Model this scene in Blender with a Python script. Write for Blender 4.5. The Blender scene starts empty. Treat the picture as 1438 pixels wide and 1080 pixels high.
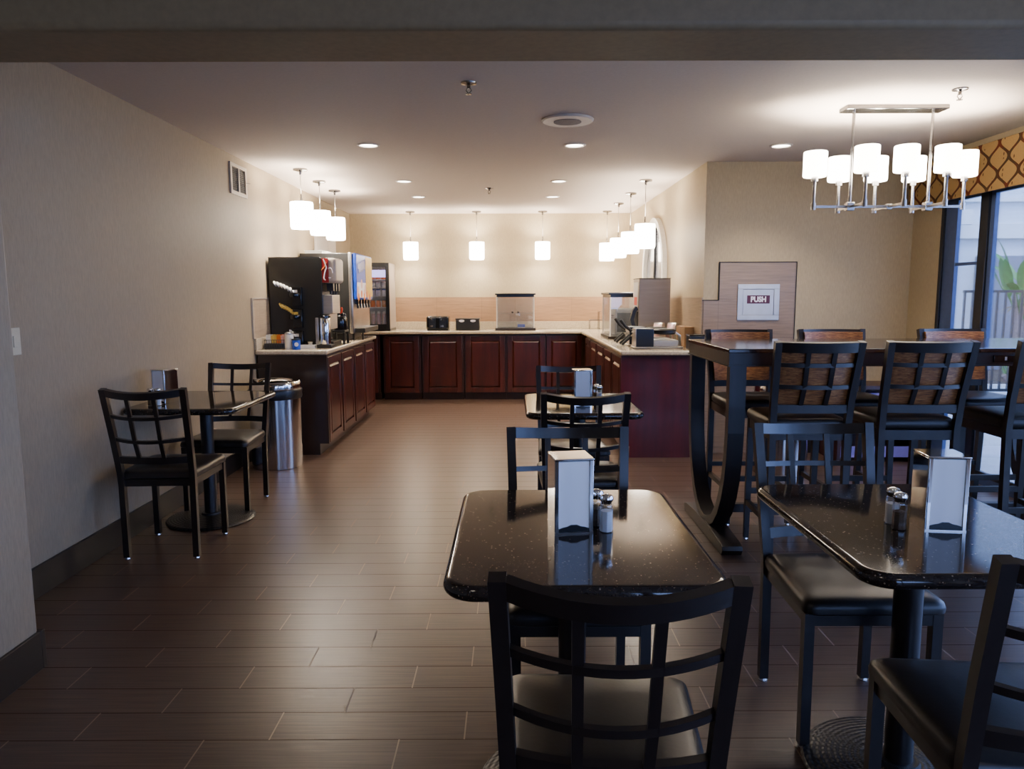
import bpy, bmesh, math, random
from mathutils import Vector, Matrix
random.seed(7)
PI = math.pi
scene = bpy.context.scene
COL = scene.collection

# ------------------------------------------------------------------ materials
def new_mat(name):
    m = bpy.data.materials.new(name); m.use_nodes = True
    nt = m.node_tree; nt.nodes.clear()
    out = nt.nodes.new('ShaderNodeOutputMaterial')
    return m, nt, out
def N(nt, t, **kw):
    n = nt.nodes.new(t)
    for k, v in kw.items():
        if k.startswith('i_'):
            n.inputs[int(k[2:]) if k[2:].isdigit() else k[2:]].default_value = v
        else: setattr(n, k, v)
    return n
def L(nt, a, b): nt.links.new(a, b)
def math_n(nt, op, a, b=None, c=None):
    n = nt.nodes.new('ShaderNodeMath'); n.operation = op
    for i, v in enumerate((a, b, c)):
        if v is None: continue
        if isinstance(v, (int, float)): n.inputs[i].default_value = v
        else: nt.links.new(v, n.inputs[i])
    return n.outputs[0]
def mixc(nt, f, a, b):
    n = nt.nodes.new('ShaderNodeMix'); n.data_type = 'RGBA'
    for sock, v in ((n.inputs['Factor'], f), (n.inputs[6], a), (n.inputs[7], b)):
        if isinstance(v, (int, float)): sock.default_value = v
        elif isinstance(v, tuple): sock.default_value = v if len(v) == 4 else (*v, 1)
        else: nt.links.new(v, sock)
    return n.outputs[2]
def rgb(h):
    h = h.lstrip('#'); c = [int(h[i:i+2], 16)/255 for i in (0, 2, 4)]
    return tuple(x/12.92 if x <= .04045 else ((x+.055)/1.055)**2.4 for x in c)
def ramp(nt, fac, stops):
    r = nt.nodes.new('ShaderNodeValToRGB')
    while len(r.color_ramp.elements) < len(stops): r.color_ramp.elements.new(.5)
    for e, (p, c) in zip(r.color_ramp.elements, stops): e.position = p; e.color = (*c, 1)
    nt.links.new(fac, r.inputs[0]); return r.outputs[0]
def principled(nt, out, **kw):
    p = nt.nodes.new('ShaderNodeBsdfPrincipled')
    for k, v in kw.items():
        s = p.inputs[k]
        if hasattr(v, 'is_output'): nt.links.new(v, s)
        elif isinstance(v, tuple) and len(v) == 3 and s.type == 'RGBA': s.default_value = (*v, 1)
        else: s.default_value = v
    nt.links.new(p.outputs[0], out.inputs[0]); return p
def coord(nt, scale=(1, 1, 1)):
    tc = nt.nodes.new('ShaderNodeTexCoord'); mp = nt.nodes.new('ShaderNodeMapping')
    mp.inputs['Scale'].default_value = scale
    nt.links.new(tc.outputs['Object'], mp.inputs[0]); return mp.outputs[0]
def noise(nt, vec, scale=5, detail=3, rough=.5):
    n = nt.nodes.new('ShaderNodeTexNoise')
    n.inputs['Scale'].default_value = scale; n.inputs['Detail'].default_value = detail; n.inputs['Roughness'].default_value = rough
    nt.links.new(vec, n.inputs['Vector']); return n.outputs[0]
def bump(nt, h, strength=.2, dist=.01):
    b = nt.nodes.new('ShaderNodeBump'); b.inputs['Strength'].default_value = strength; b.inputs['Distance'].default_value = dist
    nt.links.new(h, b.inputs['Height']); return b.outputs[0]

def m_plain(name, c, rough=.5, metal=0, spec=.5, var=.08, scale=30, stretch=(1, 1, 1), bmp=0, coat=0, vary_rough=0):
    m, nt, out = new_mat(name)
    v = coord(nt, stretch); n = noise(nt, v, scale, 3)
    lo = tuple(x*(1-var) for x in c); hi = tuple(min(1, x*(1+var)) for x in c)
    kw = dict(Roughness=rough, Metallic=metal)
    kw['Base Color'] = ramp(nt, n, [(.3, lo), (.7, hi)])
    kw['Specular IOR Level'] = spec
    if coat: kw['Coat Weight'] = coat; kw['Coat Roughness'] = .08
    if bmp: kw['Normal'] = bump(nt, n, bmp, .004)
    principled(nt, out, **kw)
    return m
def m_wood(name, c1, c2, rough=.35, axis='x', scale=14, coat=.3):
    m, nt, out = new_mat(name)
    st = {'x': (.12, 1, 1), 'y': (1, .12, 1), 'z': (1, 1, .12)}[axis]
    n = noise(nt, coord(nt, st), scale, 6, .6)
    principled(nt, out, **{'Base Color': ramp(nt, n, [(.35, c1), (.65, c2)]), 'Roughness': rough, 'Coat Weight': coat, 'Coat Roughness': .15})
    return m
def m_emit(name, c, s, base=(.9, .9, .9)):
    m, nt, out = new_mat(name)
    n = noise(nt, coord(nt), 6, 1)
    col = ramp(nt, n, [(0, tuple(x*.97 for x in c)), (1, c)])
    p = principled(nt, out, **{'Base Color': base, 'Roughness': .4, 'Emission Color': col, 'Emission Strength': s})
    return m
def m_glass(name, tint=(1, 1, 1), refl=.08, haze=0):
    m, nt, out = new_mat(name)
    t = N(nt, 'ShaderNodeBsdfTransparent'); t.inputs[0].default_value = (*tint, 1)
    g = N(nt, 'ShaderNodeBsdfGlossy'); g.inputs['Roughness'].default_value = .02
    fr = N(nt, 'ShaderNodeLayerWeight'); fr.inputs[0].default_value = .35
    f = math_n(nt, 'ADD', math_n(nt, 'MULTIPLY', fr.outputs['Fresnel'], .6), refl)
    mx = N(nt, 'ShaderNodeMixShader'); L(nt, f, mx.inputs[0]); L(nt, t.outputs[0], mx.inputs[1]); L(nt, g.outputs[0], mx.inputs[2])
    last = mx.outputs[0]
    if haze:
        d = N(nt, 'ShaderNodeBsdfDiffuse'); d.inputs[0].default_value = (.8, .85, .9, 1)
        m2 = N(nt, 'ShaderNodeMixShader'); m2.inputs[0].default_value = haze
        L(nt, last, m2.inputs[1]); L(nt, d.outputs[0], m2.inputs[2]); last = m2.outputs[0]
    L(nt, last, out.inputs[0]); return m

def m_wallpaper(name, c, rough=.6):
    m, nt, out = new_mat(name)
    n1 = noise(nt, coord(nt, (1, 1, .15)), 160, 3, .6)
    n2 = noise(nt, coord(nt, (1, 1, .8)), 3, 3, .6)
    a = ramp(nt, n1, [(.3, tuple(x*.86 for x in c)), (.7, tuple(min(1, x*1.08) for x in c))])
    b = mixc(nt, math_n(nt, 'MULTIPLY', n2, .22), a, tuple(x*.62 for x in c))
    principled(nt, out, **{'Base Color': b, 'Roughness': rough, 'Specular IOR Level': .3, 'Normal': bump(nt, n1, .12, .003)})
    return m
def m_floor():
    m, nt, out = new_mat('plank_tile_floor')
    tc = N(nt, 'ShaderNodeTexCoord'); s = N(nt, 'ShaderNodeSeparateXYZ'); L(nt, tc.outputs['Object'], s.inputs[0])
    PW, PL = .1524, .6096
    ry = math_n(nt, 'DIVIDE', math_n(nt, 'SUBTRACT', s.outputs[1], 2.150), PW)
    row = math_n(nt, 'FLOOR', ry); fy = math_n(nt, 'SUBTRACT', ry, row)
    ph = math_n(nt, 'ADD', math_n(nt, 'MULTIPLY', row, 1/3), .755)
    rx = math_n(nt, 'SUBTRACT', math_n(nt, 'DIVIDE', s.outputs[0], PL), ph)
    colm = math_n(nt, 'FLOOR', rx); fx = math_n(nt, 'SUBTRACT', rx, colm)
    dx = math_n(nt, 'MULTIPLY', math_n(nt, 'MINIMUM', fx, math_n(nt, 'SUBTRACT', 1., fx)), PL)
    dy = math_n(nt, 'MULTIPLY', math_n(nt, 'MINIMUM', fy, math_n(nt, 'SUBTRACT', 1., fy)), PW)
    gx = math_n(nt, 'LESS_THAN', dx, .0024); gy = math_n(nt, 'LESS_THAN', dy, .0021)
    cb = N(nt, 'ShaderNodeCombineXYZ'); L(nt, row, cb.inputs[0]); L(nt, colm, cb.inputs[1])
    wn = N(nt, 'ShaderNodeTexWhiteNoise'); wn.noise_dimensions = '2D'; L(nt, cb.outputs[0], wn.inputs['Vector'])
    # streaks along the plank
    cb2 = N(nt, 'ShaderNodeCombineXYZ'); L(nt, math_n(nt, 'ADD', math_n(nt, 'MULTIPLY', s.outputs[0], 2.2), math_n(nt, 'MULTIPLY', wn.outputs[0], 40.)), cb2.inputs[0]); L(nt, math_n(nt, 'MULTIPLY', s.outputs[1], 70.), cb2.inputs[1])
    nz = N(nt, 'ShaderNodeTexNoise'); nz.inputs['Scale'].default_value = 1.6; nz.inputs['Detail'].default_value = 4; L(nt, cb2.outputs[0], nz.inputs['Vector'])
    base = ramp(nt, nz.outputs[0], [(.3, rgb('#3d2c22')), (.7, rgb('#5c483c'))])
    base = mixc(nt, math_n(nt, 'MULTIPLY', wn.outputs[0], .35), base, rgb('#3e2c23'))
    gm = math_n(nt, 'MAXIMUM', gx, gy)
    base = mixc(nt, math_n(nt, 'MULTIPLY', gy, .9), base, rgb('#463931'))
    base = mixc(nt, math_n(nt, 'MULTIPLY', gx, .9), base, rgb('#9a8a7e'))
    h = math_n(nt, 'SUBTRACT', nz.outputs[0], math_n(nt, 'MULTIPLY', math_n(nt, 'MAXIMUM', gx, gy), 1.5))
    rgh = math_n(nt, 'ADD', math_n(nt, 'MULTIPLY', nz.outputs[0], .12), math_n(nt, 'ADD', math_n(nt, 'MULTIPLY', gm, .55), .26))
    principled(nt, out, **{'Base Color': base, 'Roughness': rgh, 'Specular IOR Level': math_n(nt, 'SUBTRACT', .55, math_n(nt, 'MULTIPLY', gm, .5)), 'Normal': bump(nt, h, .12, .003)})
    return m
def m_granite(name, base, specks, rough=.08, sc=220, thr=.62):
    m, nt, out = new_mat(name)
    v = coord(nt)
    n = noise(nt, v, 60, 4, .7)
    col = ramp(nt, n, [(.3, tuple(x*.75 for x in base)), (.7, tuple(min(1, x*1.25) for x in base))])
    for k, (c, t) in enumerate(specks):
        vo = N(nt, 'ShaderNodeTexVoronoi'); vo.inputs['Scale'].default_value = sc*(1+.6*k)
        L(nt, v, vo.inputs['Vector'])
        wn = N(nt, 'ShaderNodeSeparateColor'); L(nt, vo.outputs['Color'], wn.inputs[0])
        pick = math_n(nt, 'MULTIPLY', math_n(nt, 'GREATER_THAN', wn.outputs[0], t), math_n(nt, 'LESS_THAN', vo.outputs['Distance'], .38))
        col = mixc(nt, pick, col, c)
    principled(nt, out, **{'Base Color': col, 'Roughness': rough, 'Specular IOR Level': .5})
    return m
def m_tile(name, c, axis='x', tw=.6, th=.31, off=(0, 0)):
    m, nt, out = new_mat(name)
    tc = N(nt, 'ShaderNodeTexCoord'); s = N(nt, 'ShaderNodeSeparateXYZ'); L(nt, tc.outputs['Object'], s.inputs[0])
    u = s.outputs[0 if axis == 'x' else 1]; w = s.outputs[2]
    st = {'x': (.06, 1, 1), 'y': (1, .06, 1)}[axis]
    n = noise(nt, coord(nt, st), 70, 4, .65)
    col = ramp(nt, n, [(.3, tuple(x*.78 for x in c)), (.7, tuple(min(1, x*1.15) for x in c))])
    fu = math_n(nt, 'FRACT', math_n(nt, 'DIVIDE', math_n(nt, 'ADD', u, 50.0+off[0]), tw)); fw = math_n(nt, 'FRACT', math_n(nt, 'DIVIDE', math_n(nt, 'ADD', w, 50.0*th+off[1]), th))
    g = math_n(nt, 'MAXIMUM', math_n(nt, 'LESS_THAN', fu, .004/tw), math_n(nt, 'LESS_THAN', fw, .004/th))
    col = mixc(nt, math_n(nt, 'MULTIPLY', g, .6), col, tuple(x*.45 for x in c))
    principled(nt, out, **{'Base Color': col, 'Roughness': .32})
    return m
def m_valance():
    m, nt, out = new_mat('ogee_fabric')
    tc = N(nt, 'ShaderNodeTexCoord'); s = N(nt, 'ShaderNodeSeparateXYZ'); L(nt, tc.outputs['Object'], s.inputs[0])
    W, P, A = .205, .205, .05125
    u = math_n(nt, 'ADD', s.outputs[1], .02); v = s.outputs[2]
    cosv = math_n(nt, 'MULTIPLY', math_n(nt, 'COSINE', math_n(nt, 'MULTIPLY', math_n(nt, 'ADD', v, -.02), 2*PI/P)), A)
    def strand(sgn):
        q = math_n(nt, 'DIVIDE', math_n(nt, 'ADD' if sgn > 0 else 'SUBTRACT', u, cosv), W)
        f = math_n(nt, 'FRACT', math_n(nt, 'ADD', q, 20. if sgn > 0 else 20.5))
        return math_n(nt, 'MULTIPLY', math_n(nt, 'ABSOLUTE', math_n(nt, 'SUBTRACT', f, .5)), W)
    d = math_n(nt, 'MINIMUM', strand(1), strand(-1))
    line = math_n(nt, 'LESS_THAN', d, .0165)
    n = noise(nt, coord(nt), 9, 2)
    lc = ramp(nt, n, [(.35, rgb('#44220f')), (.5, rgb('#3a2c1a')), (.65, rgb('#532412'))])
    base = ramp(nt, noise(nt, coord(nt, (1, 1, 1)), 200, 2), [(.3, rgb('#84683f')), (.7, rgb('#987a4c'))])
    # little seed dots down the middle of each cell
    h = W/2
    fu = math_n(nt, 'MULTIPLY', math_n(nt, 'ABSOLUTE', math_n(nt, 'SUBTRACT', math_n(nt, 'FRACT', math_n(nt, 'ADD', math_n(nt, 'DIVIDE', u, h), 20.)), .5)), h)
    fu = math_n(nt, 'SUBTRACT', h/2, fu)
    fv = math_n(nt, 'MULTIPLY', math_n(nt, 'ABSOLUTE', math_n(nt, 'SUBTRACT', math_n(nt, 'FRACT', math_n(nt, 'ADD', math_n(nt, 'DIVIDE', v, .034), 20.)), .5)), .034)
    dd = math_n(nt, 'SQRT', math_n(nt, 'ADD', math_n(nt, 'POWER', math_n(nt, 'MULTIPLY', fu, 1.9), 2.), math_n(nt, 'POWER', fv, 2.)))
    dot = math_n(nt, 'MULTIPLY', math_n(nt, 'LESS_THAN', dd, .011), math_n(nt, 'GREATER_THAN', noise(nt, coord(nt), 14, 1), .5))
    col = mixc(nt, math_n(nt, 'MULTIPLY', dot, .85), base, rgb('#3a2013'))
    col = mixc(nt, line, col, lc)
    principled(nt, out, **{'Base Color': col, 'Roughness': .85, 'Specular IOR Level': .15})
    return m
def m_wicker():
    m, nt, out = new_mat('woven_brown_upholstery')
    n = noise(nt, coord(nt, (.35, 1, 3)), 55, 4, .7); n2 = noise(nt, coord(nt, (1, 1, .2)), 8, 2)
    c = ramp(nt, n, [(.3, rgb('#4a2614')), (.5, rgb('#96602f')), (.72, rgb('#c99152'))])
    c = mixc(nt, math_n(nt, 'MULTIPLY', n2, .3), c, rgb('#5d2a20'))
    principled(nt, out, **{'Base Color': c, 'Roughness': .5, 'Normal': bump(nt, n, .3, .004)})
    return m
def m_basedisc():
    m, nt, out = new_mat('ribbed_cast_iron')
    tc = N(nt, 'ShaderNodeTexCoord'); s = N(nt, 'ShaderNodeSeparateXYZ'); L(nt, tc.outputs['Object'], s.inputs[0])
    r = math_n(nt, 'SQRT', math_n(nt, 'ADD', math_n(nt, 'POWER', s.outputs[0], 2.), math_n(nt, 'POWER', s.outputs[1], 2.)))
    a = math_n(nt, 'ARCTAN2', s.outputs[1], s.outputs[0])
    w = math_n(nt, 'MULTIPLY', math_n(nt, 'SINE', math_n(nt, 'MULTIPLY', r, 2*PI/.016)), math_n(nt, 'ADD', math_n(nt, 'MULTIPLY', math_n(nt, 'SINE', math_n(nt, 'MULTIPLY', a, 60.)), .5), .6))
    principled(nt, out, **{'Base Color': ramp(nt, w, [(.2, (.008, .008, .008)), (.8, (.022, .020, .019))]), 'Roughness': .35, 'Metallic': .3, 'Normal': bump(nt, w, .4, .003)})
    return m

M = {}
M['wall'] = m_wallpaper('tan_wallpaper', rgb('#9b8a70'))
M['wall2'] = m_wallpaper('sand_wallpaper', rgb('#ae9c7c'))
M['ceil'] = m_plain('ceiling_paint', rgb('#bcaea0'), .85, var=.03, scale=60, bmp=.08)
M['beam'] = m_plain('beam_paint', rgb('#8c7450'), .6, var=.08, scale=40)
M['floor'] = m_floor()
M['baseb'] = m_wood('dark_baseboard', rgb('#110e0b'), rgb('#1b1512'), .45, 'y', 20, .08)
M['cherry'] = m_wood('cherry_wood', rgb('#280b06'), rgb('#43150b'), .3, 'z', 16, .5)
M['cherry_dark'] = m_wood('dark_cherry_wood', rgb('#1d0805'), rgb('#2c0f09'), .35, 'z', 16, .3)
M['cherry_end'] = m_wood('glossy_cherry_panel', rgb('#3e0b10'), rgb('#561318'), .3, 'z', 10, .6)
M['espresso_end'] = m_wood('espresso_panel', rgb('#1c0f0b'), rgb('#28160f'), .35, 'z', 10, .4)
M['counter'] = m_granite('cream_stone', rgb('#b5a68c'), [(rgb('#8a7558'), .8), (rgb('#d8ccb6'), .85)], .18, 260)
M['granite'] = m_granite('black_speckled_granite', rgb('#261e19'), [(rgb('#8b7a66'), .965), (rgb('#5d4630'), .94)], .085, 200)
M['metal'] = m_plain('black_powder_coat', rgb('#1d1511'), .33, .0, .5, .15, 60, coat=.08)
M['glide'] = m_plain('chrome_glide', (.7, .7, .7), .2, 1, var=.03)
M['vinyl'] = m_plain('black_vinyl', rgb('#1f1915'), .38, 0, .45, .12, 90, bmp=.05)
M['espresso'] = m_wood('espresso_wood', rgb('#120a06'), rgb('#20130b'), .42, 'z', 18, .0)
M['espresso_top'] = m_wood('espresso_table_top', rgb('#1c100c'), rgb('#2c1a13'), .16, 'x', 14, .6)
M['wicker'] = m_wicker()
M['steel'] = m_plain('brushed_steel', (.52, .51, .49), .28, 1, var=.08, scale=30, stretch=(.1, .1, 4))
M['steel_dull'] = m_plain('satin_steel', (.50, .48, .45), .42, 1, var=.06, scale=20, stretch=(.2, .2, 3))
M['warm_steel'] = m_plain('warm_satin_steel', rgb('#9a8f84'), .45, .35, var=.06, scale=20, stretch=(.2, .2, 3))
M['polish'] = m_plain('polished_steel', (.55, .54, .53), .14, 1, var=.05, scale=20, stretch=(1, 1, .1))
M['satin'] = m_plain('satin_aluminium', (.50, .52, .55), .45, .55, var=.06, scale=12)
M['chrome'] = m_plain('chrome', (.75, .75, .75), .06, 1, var=.03)
M['dnickel'] = m_plain('dark_nickel', (.22, .21, .20), .2, 1, var=.05)
M['nickel'] = m_plain('brushed_nickel', (.55, .53, .50), .25, 1, var=.05)
M['bplastic'] = m_plain('black_plastic', rgb('#12110f'), .4, var=.15)
M['bgloss'] = m_plain('gloss_black_plastic', rgb('#0c0c0e'), .15, var=.1)
M['navy'] = m_plain('dark_navy_enamel', rgb('#161a24'), .3, var=.12)
M['white'] = m_plain('white_plastic', rgb('#d8d4cc'), .45, var=.04)
M['napkin'] = m_plain('napkin_paper', rgb('#f4f4f6'), .8, var=.03, scale=20, stretch=(1, 1, .2))
M['paper'] = m_plain('white_paper', rgb('#c9c6c0'), .7, var=.05)
M['salt'] = m_plain('salt_grains', rgb('#d8d8d8'), .9, var=.05, scale=400)
M['pepper'] = m_plain('pepper_grains', rgb('#54402c'), .9, var=.4, scale=500)
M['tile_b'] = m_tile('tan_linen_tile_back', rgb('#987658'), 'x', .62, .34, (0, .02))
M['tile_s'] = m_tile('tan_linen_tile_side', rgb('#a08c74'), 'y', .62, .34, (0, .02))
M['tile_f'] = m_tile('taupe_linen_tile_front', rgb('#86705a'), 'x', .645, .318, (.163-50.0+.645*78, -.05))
M['tile_edge'] = m_plain('pale_tile_edge', rgb('#b0a594'), .4, var=.05)
M['valance'] = m_valance()
M['frame'] = m_plain('dark_bronze_frame', rgb('#14161c'), .35, .2, var=.1)
M['frame2'] = m_plain('slate_blue_frame', rgb('#3a4a70'), .4, .1, var=.08)
M['iron'] = m_basedisc()
M['shade'] = m_emit('lit_opal_glass', (1, .88, .73), 27)
M['shade2'] = m_emit('lit_chandelier_glass', (1, .89, .75), 16)
M['lampdisc'] = m_emit('lit_downlight', (1, .90, .78), 14)
M['trimw'] = m_plain('white_trim_ring', rgb('#c9c0b6'), .5, var=.03)
M['glass'] = m_glass('window_glass', (.97, .98, 1), .03)
M['clear'] = m_glass('clear_acrylic', (.96, .97, .98), .04, .07)
M['jar'] = m_glass('shaker_glass', (.97, .98, .98), .05)
M['red'] = m_plain('red_panel', rgb('#8d1a1c'), .35, var=.1)
M['beige'] = m_plain('warm_grey_panel', rgb('#b0a392'), .4, var=.06)
M['coolerside'] = m_plain('cooler_side', rgb('#85786a'), .4, var=.05)
M['signred'] = m_plain('dark_red_sign', rgb('#4a1230'), .5, var=.05)
M['signwhite'] = m_plain('sign_white', rgb('#e6e0e6'), .5, var=.02)
M['blue'] = m_plain('bright_blue_print', rgb('#1646b8'), .35, var=.1)
M['yellow'] = m_plain('straw_yellow', rgb('#c8a648'), .5, var=.15)
M['orange'] = m_plain('orange_juice', rgb('#d06a12'), .4, var=.12)
M['orangered'] = m_plain('orange_red_plastic', rgb('#d83a1a'), .35, var=.06)
M['purple'] = m_plain('violet_label', rgb('#6a5ac8'), .4, var=.1)
M['lav'] = m_plain('lavender_board', rgb('#8678b8'), .6, var=.06)
M['magenta'] = m_plain('plum_cover', rgb('#7a3070'), .5, var=.06)
M['maroon'] = m_wood('maroon_wood', rgb('#2a0c0c'), rgb('#3c1413'), .4, 'x', 14)
M['pink'] = m_plain('pale_pink_print', rgb('#d0a8a4'), .45, var=.15)
M['cardboard'] = m_plain('cardboard', rgb('#8a6844'), .8, var=.1, scale=15, stretch=(1, 1, .2))
M['liner'] = m_plain('black_bag', rgb('#141414'), .3, var=.2, scale=50, bmp=.5)
M['cane'] = m_plain('bent_cane', rgb('#6a3a22'), .5, var=.25, scale=60)
M['concrete'] = m_plain('pale_concrete', rgb('#a8a8a6'), .85, var=.07, scale=6)
M['stucco'] = m_plain('white_stucco', rgb('#dcdcd8'), .9, var=.05, scale=30, bmp=.2)
M['siding'] = m_plain('pale_siding', rgb('#cfd2d4'), .8, var=.05, scale=8, stretch=(.2, 1, 3))
M['greydoor'] = m_plain('grey_door_paint', rgb('#6e7480'), .6, var=.05)
M['leaf'] = m_plain('green_leaf', rgb('#3f7a34'), .45, var=.35, scale=12)
M['leafdry'] = m_plain('dry_leaf', rgb('#7a6a48'), .7, var=.3, scale=12)
M['trunk'] = m_plain('plant_trunk', rgb('#7a6a66'), .85, var=.3, scale=25, bmp=.4)
M['soil'] = m_plain('garden_soil', rgb('#4a4034'), .95, var=.25, scale=20, bmp=.5)
M['grille'] = m_plain('speaker_grille', rgb('#7c7470'), .8, var=.25, scale=300)
M['ventlouv'] = m_plain('vent_louvre', rgb('#1e1812'), .8, var=.3, scale=4)
M['ventdark'] = m_plain('vent_shadow', rgb('#16110c'), .7, var=.1)
M['mirror'] = m_plain('grey_blue_pane', (.26, .27, .31), .16, .35, var=.1, scale=3)
M['cord'] = m_plain('pale_cord', rgb('#b8b0a4'), .4, var=.05)
M['ivory'] = m_plain('ivory_plastic', rgb('#c8bea0'), .45, var=.03)

# ------------------------------------------------------------------ mesh builder
class MB:
    def __init__(s): s.bm = bmesh.new()
    def _add(s, verts, faces, mi=0):
        vs = [s.bm.verts.new(v) for v in verts]; fs = []
        for f in faces:
            try: q = s.bm.faces.new([vs[i] for i in f]); q.material_index = mi; fs.append(q)
            except ValueError: pass
        return vs, fs
    def box(s, x0, x1, y0, y1, z0, z1, bev=0, seg=2, mat=None, mi=0):
        v = [(x, y, z) for x in (x0, x1) for y in (y0, y1) for z in (z0, z1)]
        f = [(0, 1, 3, 2), (4, 6, 7, 5), (0, 4, 5, 1), (2, 3, 7, 6), (0, 2, 6, 4), (1, 5, 7, 3)]
        vs, fs = s._add(v, f, mi)
        if bev:
            es = list({e for q in fs for e in q.edges})
            r = bmesh.ops.bevel(s.bm, geom=es, offset=bev, segments=seg, profile=.5, affect='EDGES')
            vs = list({v for q in r['faces'] for v in q.verts} | {v for v in vs if v.is_valid})
        if mat is not None:
            for v in vs: v.co = mat @ v.co
        return s
    def prism(s, poly, z0, z1, bev=0, seg=3, mat=None):
        n = len(poly)
        vs, fs = s._add([(x, y, z0) for x, y in poly]+[(x, y, z1) for x, y in poly],
                        [tuple(range(n-1, -1, -1)), tuple(range(n, 2*n))]+[(i, (i+1) % n, n+(i+1) % n, n+i) for i in range(n)])
        if bev:
            es = list({e for q in fs[:2] for e in q.edges})
            r = bmesh.ops.bevel(s.bm, geom=es, offset=bev, segments=seg, profile=.5, affect='EDGES')
            vs = list({v for q in r['faces'] for v in q.verts} | {v for v in vs if v.is_valid})
        if mat is not None:
            for v in vs: v.co = mat @ v.co
        return s
    def lathe(s, prof, c=(0, 0, 0), n=32, mat=None):
        vs = []; fs = []
        for r, z in prof:
            for i in range(n):
                a = 2*PI*i/n; p = Vector((c[0]+r*math.cos(a), c[1]+r*math.sin(a), c[2]+z))
                vs.append(mat @ p if mat is not None else p)
        for j in range(len(prof)-1):
            for i in range(n):
                a, b = j*n+i, j*n+(i+1) % n; fs.append((a, b, b+n, a+n))
        if prof[0][0] > 1e-4: fs.append(tuple(range(n-1, -1, -1))) if getattr(s, 'cap', True) else None
        if prof[-1][0] > 1e-4: fs.append(tuple((len(prof)-1)*n+i for i in range(n))) if getattr(s, 'cap', True) else None
        s._add(vs, [f for f in fs if f]); return s
    def tube(s, pts, r, n=10, closed=False, r_end=None):
        pts = [Vector(p) for p in pts]; m = len(pts); vs = []; prev = None
        for i, p in enumerate(pts):
            if closed: t = pts[(i+1) % m]-pts[i-1]
            else: t = pts[min(i+1, m-1)]-pts[max(i-1, 0)]
            t.normalize()
            if prev is None:
                u = t.orthogonal().normalized()
            else:
                u = prev-t*prev.dot(t); u = u.normalized() if u.length > 1e-6 else t.orthogonal().normalized()
            prev = u; w = t.cross(u)
            rr = r if r_end is None else r+(r_end-r)*i/max(1, m-1)
            for k in range(n):
                a = 2*PI*k/n; vs.append(p+(u*math.cos(a)+w*math.sin(a))*rr)
        fs = [(j*n+k, j*n+(k+1) % n, ((j+1) % m)*n+(k+1) % n, ((j+1) % m)*n+k) for j in range(m if closed else m-1) for k in range(n)]
        if not closed: fs += [tuple(range(n-1, -1, -1)), tuple((m-1)*n+k for k in range(n))]
        s._add(vs, fs); return s
    def bar(s, pts, w, h, side=None, w_end=None):
        """rectangular section swept along pts; side = the direction w is measured along (constant), h across it"""
        pts = [Vector(p) for p in pts]; m = len(pts); vs = []
        for i, p in enumerate(pts):
            t = (pts[min(i+1, m-1)]-pts[max(i-1, 0)]).normalized()
            a = Vector(side) if side else Vector((0, 0, 1))
            a = (a-t*a.dot(t)).normalized(); b = t.cross(a)
            ww = w if w_end is None else w+(w_end-w)*i/max(1, m-1)
            for sa, sb in ((-1, -1), (1, -1), (1, 1), (-1, 1)): vs.append(p+a*sa*ww/2+b*sb*h/2)
        fs = [(j*4+k, j*4+(k+1) % 4, (j+1)*4+(k+1) % 4, (j+1)*4+k) for j in range(m-1) for k in range(4)]
        fs += [(3, 2, 1, 0), tuple((m-1)*4+k for k in range(4))]
        s._add(vs, fs); return s
    def quad(s, *p): s._add(p, [tuple(range(len(p)))]); return s
    def build(s, name, mat, parent=None, loc=None, smooth=True, soft=False):
        me = bpy.data.meshes.new(name)
        bmesh.ops.recalc_face_normals(s.bm, faces=s.bm.faces)
        s.bm.to_mesh(me); s.bm.free()
        me.materials.append(mat)
        if smooth:
            for p in me.polygons: p.use_smooth = True
            me.set_sharp_from_angle(angle=math.radians(38))
            if not soft:
                for p in me.polygons: p.use_smooth = max(abs(c) for c in p.normal) < .9995
        o = bpy.data.objects.new(name, me); COL.objects.link(o)
        if parent: o.parent = parent
        if loc is not None: o.location = loc
        return o
def tag(o, label=None, cat=None, group=None, kind=None):
    if label: o['label'] = label
    if cat: o['category'] = cat
    if group: o['group'] = group
    if kind: o['kind'] = kind
    return o
def thing(name, label, cat, loc=(0, 0, 0), rz=0, group=None):
    o = bpy.data.objects.new(name, None); COL.objects.link(o)
    o.empty_display_size = .1
    o.location = loc; o.rotation_euler = (0, 0, rz)
    return tag(o, label, cat, group)
def struct(name, mb, mat, parent=None):
    o = mb.build(name, mat, parent)
    if parent is None: o['kind'] = 'structure'
    return o
def dup(root, loc, rz, label, group=None):
    def cp(o, par):
        c = o.copy(); COL.objects.link(c); c.parent = par
        for k in list(o.children): cp(k, c)
        return c
    r = cp(root, None); r.location = loc; r.rotation_euler = (0, 0, rz); r['label'] = label
    if group: r['group'] = group
    return r
def rrect(x0, x1, y0, y1, r, n=6):
    p = []
    for cx, cy, a0 in ((x1-r, y1-r, 0), (x0+r, y1-r, 90), (x0+r, y0+r, 180), (x1-r, y0+r, 270)):
        for i in range(n+1):
            a = math.radians(a0+90*i/n); p.append((cx+r*math.cos(a), cy+r*math.sin(a)))
    return p
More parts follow.
